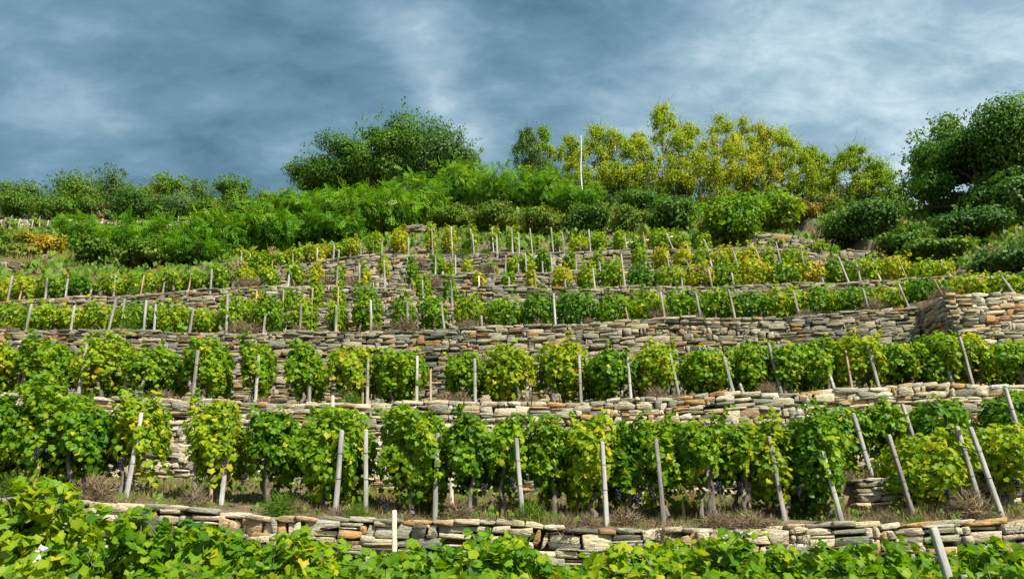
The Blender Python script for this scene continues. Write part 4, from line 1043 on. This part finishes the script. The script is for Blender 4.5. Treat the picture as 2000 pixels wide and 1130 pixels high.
PL = [
 # far left skyline
 ('shrub', 'thin grey green shrub at the left end of the skyline', 12, 345, 398, 62, M_GREY, .22, 700, 'bush', .45),
 ('shrub', 'loose grey green shrub, second along the left skyline', 62, 350, 398, 85, M_GREY, .22, 900, 'bush', .5),
 ('bush', 'broad domed olive green bush on the left skyline', 150, 336, 425, 130, M_OLIVE, .22, 2600, 'bush', .42),
 ('tree', 'small dark grey green tree sticking up on the left skyline', 214, 318, 400, 84, M_GREY, .24, 1300, 'tree', .3),
 ('bush', 'round yellow green bush right of the small dark skyline tree', 288, 345, 405, 84, M_OLIVE, .2, 2000, 'bush', .62),
 ('tree', 'light green leafy tree behind the round yellow green bush', 335, 334, 402, 95, M_TREE, .26, 1500, 'tree', .75),
 ('shrub', 'ragged skyline shrub between two rounded green trees at left', 395, 343, 400, 55, M_GREY, .22, 600, 'bush', .5),
 ('tree', 'neat round green tree on the left skyline dip', 456, 338, 402, 92, M_TREE, .22, 2000, 'tree', .6),
 ('shrub', 'thin wispy shrub at the lowest dip of the skyline', 517, 366, 402, 56, M_GREY, .2, 500, 'bush', .55),
 ('shrub', 'tiny grey shrub against the sky left of the big tree', 560, 372, 400, 40, M_GREY, .2, 350, 'bush', .5),
 # left bank above the thin far wall
 ('bush', 'green bush at the left edge above the thin far wall', 30, 372, 430, 100, M_OLIVE, .2, 2000, 'bush', .36),
 ('bush', 'mid green bush second from left above the thin far wall', 105, 380, 432, 100, M_OLIVE, .2, 2000, 'bush', .42),
 ('bush', 'dark shady bush with reddish twigs above the thin far wall', 178, 385, 434, 90, M_OLIVE, .2, 1700, 'bush', .32),
 ('bush', 'large dark green bush in the middle above the thin far wall', 255, 372, 434, 128, M_DARK, .2, 2800, 'bush', .6),
 ('bush', 'silvery green bush right of the large dark one', 340, 376, 434, 112, M_GREY, .2, 2300, 'bush', .42),
 ('bush', 'olive bush at the right end of the thin far wall', 412, 388, 434, 86, M_OLIVE, .2, 1500, 'bush', .45),
 ('bush', 'low green bush under the neat round skyline tree', 470, 385, 432, 90, M_OLIVE, .2, 1400, 'bush', .35),
 ('bush', 'low rusty dry bush at the skyline dip', 528, 386, 425, 70, M_OLIVE, .2, 900, 'bush', .85),
 ('bush', 'small red brown bush in front of the dark shady bushes', 195, 402, 436, 46, M_DRY, .2, 500, 'bush', .5),
 # bank below the thin far wall
 ('bush', 'green bush at the left edge beside the golden bushes', 12, 452, 505, 70, M_OLIVE, .18, 1300, 'bush', .4),
 ('bush', 'golden yellow bush, the left one of the bright autumn pair', 58, 455, 492, 60, M_AUT, .16, 1000, 'bush', .24),
 ('bush', 'orange yellow bush, the right one of the bright autumn pair', 100, 462, 500, 66, M_AUT, .16, 1100, 'bush', .4),
 ('bush', 'low yellow green bush below the golden autumn pair', 40, 480, 512, 80, M_OLIVE, .16, 1100, 'bush', .65),
 ('bush', 'bright feathery green bush in front of the thin far wall', 160, 428, 490, 100, M_LOCUST, .42, 420, 'bush', .5),
 ('bush', 'mixed green thicket right of the orange yellow bush', 185, 465, 520, 100, M_OLIVE, .16, 1900, 'bush', .42),
 ('bush', 'feathery green bush second along the bank below the far wall', 250, 440, 500, 110, M_LOCUST, .42, 480, 'bush', .45),
 ('bush', 'speckled olive thicket above the left vine rows', 290, 475, 525, 120, M_OLIVE, .16, 2000, 'bush', .45),
 ('bush', 'feathery green bush third along the bank below the far wall', 340, 438, 505, 120, M_LOCUST, .42, 560, 'bush', .42),
 ('bush', 'speckled green thicket left of the dense bright locust scrub', 385, 470, 520, 110, M_LOCUST, .38, 460, 'bush', .36),
 ('bush', 'pale tipped locust bush at the left of the dense bright scrub', 430, 425, 505, 120, M_LOCUST, .42, 620, 'bush', .5),
 ('bush', 'dense bright green locust bush, lowest of the scrub over the vines', 500, 408, 500, 140, M_LOCUST, .42, 800, 'bush', .45),
 ('bush', 'dark based green locust bush just above the yellow vine row', 550, 440, 497, 120, M_LOCUST, .42, 600, 'bush', .33),
 ('bush', 'tall bright green locust bush below the left edge of the big tree', 595, 385, 485, 140, M_LOCUST, .42, 850, 'bush', .52),
 ('bush', 'bright green locust bush under the big tree, left of centre', 670, 378, 475, 150, M_LOCUST, .42, 900, 'bush', .5),
 ('bush', 'deep green locust bush overhanging the vine posts', 650, 420, 482, 120, M_LOCUST, .42, 560, 'bush', .3),
 ('bush', 'bright green locust bush under the big tree, right of centre', 750, 372, 462, 140, M_LOCUST, .42, 850, 'bush', .52),
 ('bush', 'green locust bush standing above the pale rubble strip', 815, 355, 445, 130, M_LOCUST, .42, 750, 'bush', .5),
 # big tree mass
 ('tree', 'tallest crown of the dark tree group in the middle of the skyline', 775, 222, 392, 230, M_TREE, .25, 6500, 'tree', .5),
 ('tree', 'dark spreading tree left of the tallest skyline crown', 685, 275, 392, 235, M_TREE, .25, 6000, 'tree', .45),
 ('tree', 'medium dark tree filling the gap left of the tallest skyline crown', 728, 252, 392, 130, M_TREE, .25, 3200, 'tree', .52),
 ('tree', 'low bushy tree at the far left of the middle tree group', 618, 312, 395, 140, M_TREE, .25, 2600, 'tree', .5),
 ('tree', 'dark airy tree right of the tallest skyline crown', 860, 250, 392, 200, M_GREY, .25, 4200, 'tree', .4),
 ('tree', 'thin half bare tree at the right end of the middle group', 915, 290, 392, 60, M_GREY, .24, 450, 'tree', .5),
 # bright scrub on the crest, centre
 ('bush', 'bright green locust mound on the crest right of the middle trees', 900, 322, 412, 150, M_LOCUST, .42, 950, 'bush', .56),
 ('bush', 'bright locust bush next along the crest toward the birches', 985, 335, 420, 140, M_LOCUST, .42, 850, 'bush', .5),
 ('bush', 'bright locust bush at the foot of the first birches', 1065, 340, 420, 130, M_LOCUST, .42, 750, 'bush', .48),
 ('bush', 'green bush beneath the white birch trunk', 1130, 365, 425, 110, M_LOCUST, .4, 500, 'bush', .42),
 ('bush', 'olive brown scrub above the vine posts, left of centre', 885, 405, 452, 110, M_OLIVE, .17, 2000, 'bush', .5),
 ('bush', 'olive brown scrub above the vine posts, at the centre', 970, 402, 456, 130, M_OLIVE, .17, 2400, 'bush', .55),
 ('bush', 'reddish olive scrub left of the round dark bush', 1052, 408, 462, 110, M_OLIVE, .17, 1900, 'bush', .6),
 ('bush', 'round dark green bush behind the small top vines', 1145, 398, 464, 104, M_DARK, .2, 2200, 'bush', .6),
 ('bush', 'sparse olive scrub on stony ground right of the round dark bush', 1225, 405, 462, 100, M_OLIVE, .17, 1200, 'bush', .5),
 ('bush', 'dark green thicket below the middle birches', 1310, 388, 458, 130, M_DARK, .2, 2300, 'bush', .65),
 ('bush', 'green bush at the foot of the tallest birch', 1250, 368, 420, 120, M_OLIVE, .18, 1800, 'bush', .35),
 ('bush', 'lush bright creeper mound hanging over the tumbled ruin', 1430, 385, 482, 170, M_VINE, .24, 2600, 'bush', .36),
 ('bush', 'lush bright creeper mound below the right birches', 1500, 378, 455, 130, M_VINE, .24, 1900, 'bush', .36),
 ('bush', 'yellow green bush under the birches right of the sky gap', 1395, 372, 420, 110, M_OLIVE, .18, 1500, 'bush', .62),
 ('bush', 'rusty orange scrub between the creeper and the dark round bush', 1568, 400, 462, 90, M_OLIVE, .17, 1400, 'bush', .85),
 ('bush', 'yellow green scrub below the last tall birch', 1600, 372, 430, 90, M_OLIVE, .17, 1500, 'bush', .66),
 ('bush', 'large dark blue green bush left of the big oak', 1682, 395, 508, 190, M_DARK, .2, 4600, 'bush', .66),
 ('bush', 'grassy green scrub at the foot of the large dark bush', 1770, 452, 515, 120, M_OLIVE, .16, 1900, 'bush', .3),
 ('bush', 'low olive scrub above the right vine rows', 1825, 482, 532, 170, M_OLIVE, .16, 2500, 'bush', .42),
 ('bush', 'grey green bush at the right edge below the oak', 1965, 488, 540, 160, M_GREY, .2, 2300, 'bush', .3),
 ('bush', 'dark hollow bush under the oak canopy', 1885, 415, 478, 190, M_DARK, .2, 3000, 'bush', .45),
 ('bush', 'small bright green bush on the crest left of the oak', 1745, 362, 408, 80, M_TREE, .22, 1000, 'bush', .75),
]
sd = 500
for (nm, lab, cx, yt, yb, wp, mt, lf, N, kd, mu) in PL:
    sd += 1
    if cx < 600 and yb < 406: yt += 9
    small = mt is not M_LOCUST and lf > .16
    plant(nm, lab, nm, S_ if kd == 'bush' else TR, cx, yt, yb, wp, mt, lf * (.74 if small else 1), int(N * (2.9 if small else 1.7)), kd, seed=sd, mu=mu, sg=.08 if mt is M_VINE else .16)
BI = [(1030, 250, 70, 'dark airy tree at the left end of the birch wood', M_GREY, .45), (1062, 246, 56, 'thin green birch just right of the dark airy tree', M_BIRCH, .25), (1112, 262, 64, 'short birch left of the bare white trunk', M_BIRCH, .4),
      (1165, 246, 80, 'birch just right of the bare white trunk', M_BIRCH, .45), (1203, 240, 70, 'rounded yellow green birch third right of the white trunk', M_BIRCH, .5), (1245, 258, 84, 'full golden green birch left of the tallest birch', M_BIRCH, .55),
      (1296, 204, 92, 'tallest birch with a pointed top', M_BIRCH, .5), (1342, 238, 80, 'slightly shorter birch right of the tallest one', M_BIRCH, .45), (1402, 222, 100, 'broad golden birch right of the sky gap', M_BIRCH, .6),
      (1452, 232, 76, 'yellow birch right of the broad golden birch', M_BIRCH, .55), (1490, 240, 66, 'golden birch with bare twigs above it', M_BIRCH, .65), (1528, 245, 76, 'last tall birch before the skyline drops', M_BIRCH, .5),
      (1578, 284, 60, 'thin small birch on the falling skyline', M_BIRCH, .35), (1604, 300, 52, 'slender green birch beside the sky gap at right', M_BIRCH, .3), (1662, 284, 96, 'light green feathery birch standing alone', M_BIRCH, .3), (1708, 322, 76, 'small yellow green tree right of the lone birch', M_BIRCH, .3)]
for i, (cx, yt, wp, lab, mt, mu) in enumerate(BI):
    plant('birch_tree' if mt is M_BIRCH else 'tree', lab, 'tree', TR, cx, yt, 402, wp * 1.65, mt, .115, int(wp * 200), 'birch', seed=700 + i, mu=mu + .03, sg=.13, trunkmat=M_WHITE if mt is M_BIRCH else M_TRUNK)
# bare white trunk
def snag():
    Y = 40.6; T = at(1134, 264, Y); B = at(1137, 400, Y); g = ground(B[0], Y)
    r = np.random.RandomState(3)
    pts = [np.array([B[0], Y, g - .2]) * (1 - s) + T * s + np.array([0.04 * math.sin(s * 9), 0, 0]) for s in np.linspace(0, 1, 9)]
    o0 = np.array([B[0], Y, g])
    V, q = tube(np.array(pts) - o0, np.linspace(.045, .022, 9), 8)
    o = link('dead_birch', mesh_np('dead_birch', V, [q], [M_WHITE], smooth=True), loc=o0)
    tag(o, 'bare broken white birch trunk standing upright at the left of the birch wood', 'tree', TR)
snag()
plant('oak_tree', 'big dark oak filling the right edge of the skyline', 'tree', TR, 1940, 232, 520, 400, M_TREE, .175, 66000, 'oak', Y=33.5, seed=801, mu=.38)
plant('oak_tree', 'smaller lopsided oak leaning out left of the big oak', 'tree', TR, 1832, 232, 470, 150, M_TREE, .19, 9000, 'tree', Y=36.5, seed=802, mu=.5)
plant('oak_tree', 'low oak bough mass at the right edge beneath the big oak', 'tree', TR, 1985, 330, 530, 190, M_DARK, .19, 10000, 'tree', Y=32.0, seed=803, mu=.6)

# ---------------------------------------------------------------- dry tufts along the wall tops
def tuft_mesh(r, mat, n=300):
    P = []; Nn = []; Tt = []; Tn = []
    for i in range(n):
        d = r.normal(size=3); d[2] = abs(d[2]) + .25; d /= np.linalg.norm(d)
        for s in (0.35, 0.65, 0.95):
            P.append(d * s * np.array([.5, .5, .75]) + r.normal(0, .03, 3)); Tt.append(d + r.normal(0, .3, 3)); Nn.append(r.normal(size=3)); Tn.append(np.clip(r.normal(.42, .2), .02, .98))
    P = np.array(P); P[:, 2] = np.abs(P[:, 2])
    V, Fc, tn, _ = scatter(np.array([(-.035, 0, 0), (.035, 0, 0), (0, 1, 0)], float), np.array([(0, 1, 2)]), P, np.array(Nn), np.array(Tt), r.uniform(.18, .4, len(P)), np.array(Tn))
    b = Bag(); b.add(V, [Fc], tn)
    return b.mesh('dry_tuft', [mat])
TM = [tuft_mesh(rng, M_DRY) for _ in range(4)]
TM_G = [tuft_mesh(rng, M_OLIVE) for _ in range(2)]
TU = [('w1', .45, [15, 175, 210, 330, 375, 470, 545, 580, 660, 700, 785, 845, 900, 945, 1035, 1105, 1150, 1215, 1270, 1360, 1400, 1460, 1505, 1560, 1600, 1690, 1730, 1785, 1850, 1900, 1960], .30),
      ('w2', .3, [345, 390, 535, 700, 875, 905, 1035, 1270, 1310, 1480, 1560], .28), ('w3', .35, [20, 270, 265, 470, 500, 545, 590, 735, 790, 920, 960, 1050, 1150, 1290, 1325, 1365, 1575, 1640, 1710, 1755, 1810], .34),
      ('w4', .3, [480, 265, 630, 690, 840], .4), ('w5', .3, [640, 870, 905, 950, 820], .4), ('w6', .3, [690, 820, 900, 945], .5), ('w1b', .2, [1640, 1740, 1800], .25)]
for key, dy, pxs, s0 in TU:
    w = WK[key]
    pxs = sorted(pxs); isg = [rng.rand() < 0.22 for _ in pxs]
    for i, px in enumerate(pxs):
        Y = w.Y + rng.uniform(-0.02, dy)
        x = at(px, {'w1': 1010, 'w1b': 940}.get(key, 620), Y)[0]
        if key == 'w3' and x > w.xstep: Y -= .9
        green = isg[i]; same = [j for j in range(len(pxs)) if isg[j] == green]
        m = (TM_G if green else TM)[rng.randint(0, 2 if green else 4)]
        o = link('dry_tuft', m, loc=(x, Y, ground(x, Y) - 0.04))
        s = s0 * rng.uniform(.75, 1.6)
        o.scale = (s * rng.uniform(1.0, 1.6), s, s * rng.uniform(.7, 1.1)); o.rotation_euler = (0, 0, rng.uniform(0, 6))
        tag(o, f"{'greenish' if green else 'brown'} scrubby tuft, {ordinal(same.index(i), len(same)) if len(same) > 1 else 'the only one'} {ROWTXT[key]}", 'dry tuft', 'dry tufts growing along the wall tops')

# ---------------------------------------------------------------- grass and ground cover (uncountable)
def grass(name, label, key_y0, key_y1, x0, x1, n, hgt, mat, seed, mu=.45, sg=.2, wdt=.07, tmpl=None, lift=0):
    r = np.random.RandomState(seed)
    X = r.uniform(x0, x1, n); P = []
    for x in X:
        y0 = key_y0(x); y1 = key_y1(x)
        y = r.uniform(y0, y1); P.append((x, y, ground(x, y) - .01))
    P = np.array(P)
    if lift: P[:, 2] += lift * r.rand(n) * (0.5 + 0.5 * np.sin(P[:, 0] * 1.7 + P[:, 1] * 1.1) * np.sin(P[:, 1] * 2.3))
    cl = np.sin(P[:, 0] * 2.3 + 1) + np.sin(P[:, 1] * 3.1 + P[:, 0]) + np.sin(P[:, 0] * 5.1 - P[:, 1] * 2)
    tint = np.clip(r.normal(mu, sg, n) + 0.07 * cl, .02, .98)
    tip = r.normal(0, .5, (n, 3)) + np.array([0, -.15, 1.0]); nr = r.normal(size=(n, 3)) * np.array([1, 1, .2]) + np.array([0, -.6, 0.2])
    tv, tt = tmpl or (np.array([(-wdt, 0, 0), (wdt, 0, 0), (wdt * .5, .55, .05), (0, 1, .2), (-wdt * .5, .55, .05)], float), np.array([(0, 1, 2), (0, 2, 4), (4, 2, 3)]))
    V, Fc, tn, _ = scatter(tv, tt, P, nr, tip, hgt * r.uniform(.5, 1.4, n) * (1 + .25 * cl), tint)
    b = Bag(); b.add(V, [Fc], tn)
    o = link(name, b.mesh(name, [mat])); tag(o, label, name.replace('_', ' '), kind='stuff')
wy = lambda k, d: (lambda x: wall_y(WK[k], x) + d)
xw = lambda k, px: at(px, 600, WK[k].Y)[0]
grass('dry_grass', 'brown dry grass covering the lowest terrace bank', wy('w1', .12), wy('w2', -.35), xw('w1', -150) * 1.2, xw('w1', 2150) * 1.2, 60000, .11, M_STRAW, 31, wdt=.035)
grass('terrace_weeds', 'dry weeds along the second terrace edge', wy('w2', .05), wy('w3', -.5), xw('w2', -150), xw('w2', 2150), 7000, .09, M_STRAW, 32, wdt=.05)
grass('terrace_weeds', 'dry weeds along the third terrace edge', wy('w3', .05), wy('w4', -.5), xw('w3', -150), xw('w3', 2150), 7000, .10, M_STRAW, 33, mu=.4, wdt=.06)
grass('terrace_weeds', 'dry weeds on the upper vine terraces', wy('w4', .1), wy('w6', .8), xw('w4', -200), xw('w4', 2200), 9000, .16, M_STRAW, 34, mu=.5)
grass('undergrowth', 'mixed green and brown undergrowth covering the upper hillside', lambda x: wall_y(WK['w6'], x) + .9 if 'w6' in breaks(x)[1] else wall_y(WK['w4'], x) + 1.2, lambda x: ridge(x)[0] + 2, -48, 34, 60000, .24, M_OLIVE, 35, mu=.42, sg=.2, tmpl=OLEAF, lift=.45)
grass('foreground_weeds', 'green weeds under the foreground vines', lambda x: 3.5, lambda x: 9.7, -9, 9, 6000, .2, M_OLIVE, 36, mu=.4)
grass('green_weeds', 'scattered low green weeds among the dry grass of the lowest terrace', wy('w1', .12), wy('w2', -.3), xw('w1', -150) * 1.2, xw('w1', 2150) * 1.2, 5000, .075, M_OLIVE, 38, mu=.4, tmpl=OLEAF, lift=.12)
def dry_bank(x): return 28.8
grass('tall_dry_grass', 'tall straw grass above the slanting wall at far left', lambda x: 29.0, lambda x: 31.0, at(-60, 520, 29)[0], at(125, 520, 29)[0], 2200, .5, M_STRAW, 37, mu=.6, wdt=.03)

# ---------------------------------------------------------------- small things
def pole():
    A = at(1212, 477, 28.5); B = at(1318, 462, 29.2)
    A[2] = max(A[2], ground(A[0], A[1]) + .06); B[2] = max(B[2], ground(B[0], B[1]) + .06)
    pts = np.array([A * (1 - s) + B * s for s in np.linspace(0, 1, 6)])
    V, q = tube(pts - A, np.full(6, .055), 8)
    o = link('fallen_pole', mesh_np('fallen_pole', V, [q], [M_PALE], smooth=True), loc=A)
    tag(o, 'long pale pole lying across the top vine terrace', 'pole')
pole()
def scrap(px, py, Y, s, label, seed):
    r = np.random.RandomState(seed); P = at(px, py, Y)
    n = 5; g = np.linspace(-.5, .5, n); V = np.array([(a * s + r.normal(0, .01), r.normal(0, .03) * s * 3, b * s * .7 + r.normal(0, .01)) for a in g for b in g])
    Fq = np.array([(i * n + j, i * n + j + 1, (i + 1) * n + j + 1, (i + 1) * n + j) for i in range(n - 1) for j in range(n - 1)])
    V2 = np.concatenate([V, V + np.array([0, .004, 0])]); F2 = np.concatenate([Fq, (Fq + n * n)[:, ::-1]])
    o = link('plastic_scrap', mesh_np('plastic_scrap', V2, [F2], [M_PAPER], smooth=True), loc=P); o.rotation_euler = (.3, .5, .4)
    tag(o, label, 'plastic scrap', 'white scraps caught in the foreground vine')
scrap(82, 1072, 5.45, .05, 'white plastic scrap caught in the foreground vine at lower left, upper piece', 1)
scrap(76, 1092, 5.4, .04, 'smaller white plastic scrap just below the other at lower left', 2)
print('stone parts', NPARTS, 'objects', len(bpy.data.objects), 'tris', sum(len(o.data.polygons) for o in bpy.data.objects if o.type == 'MESH'))
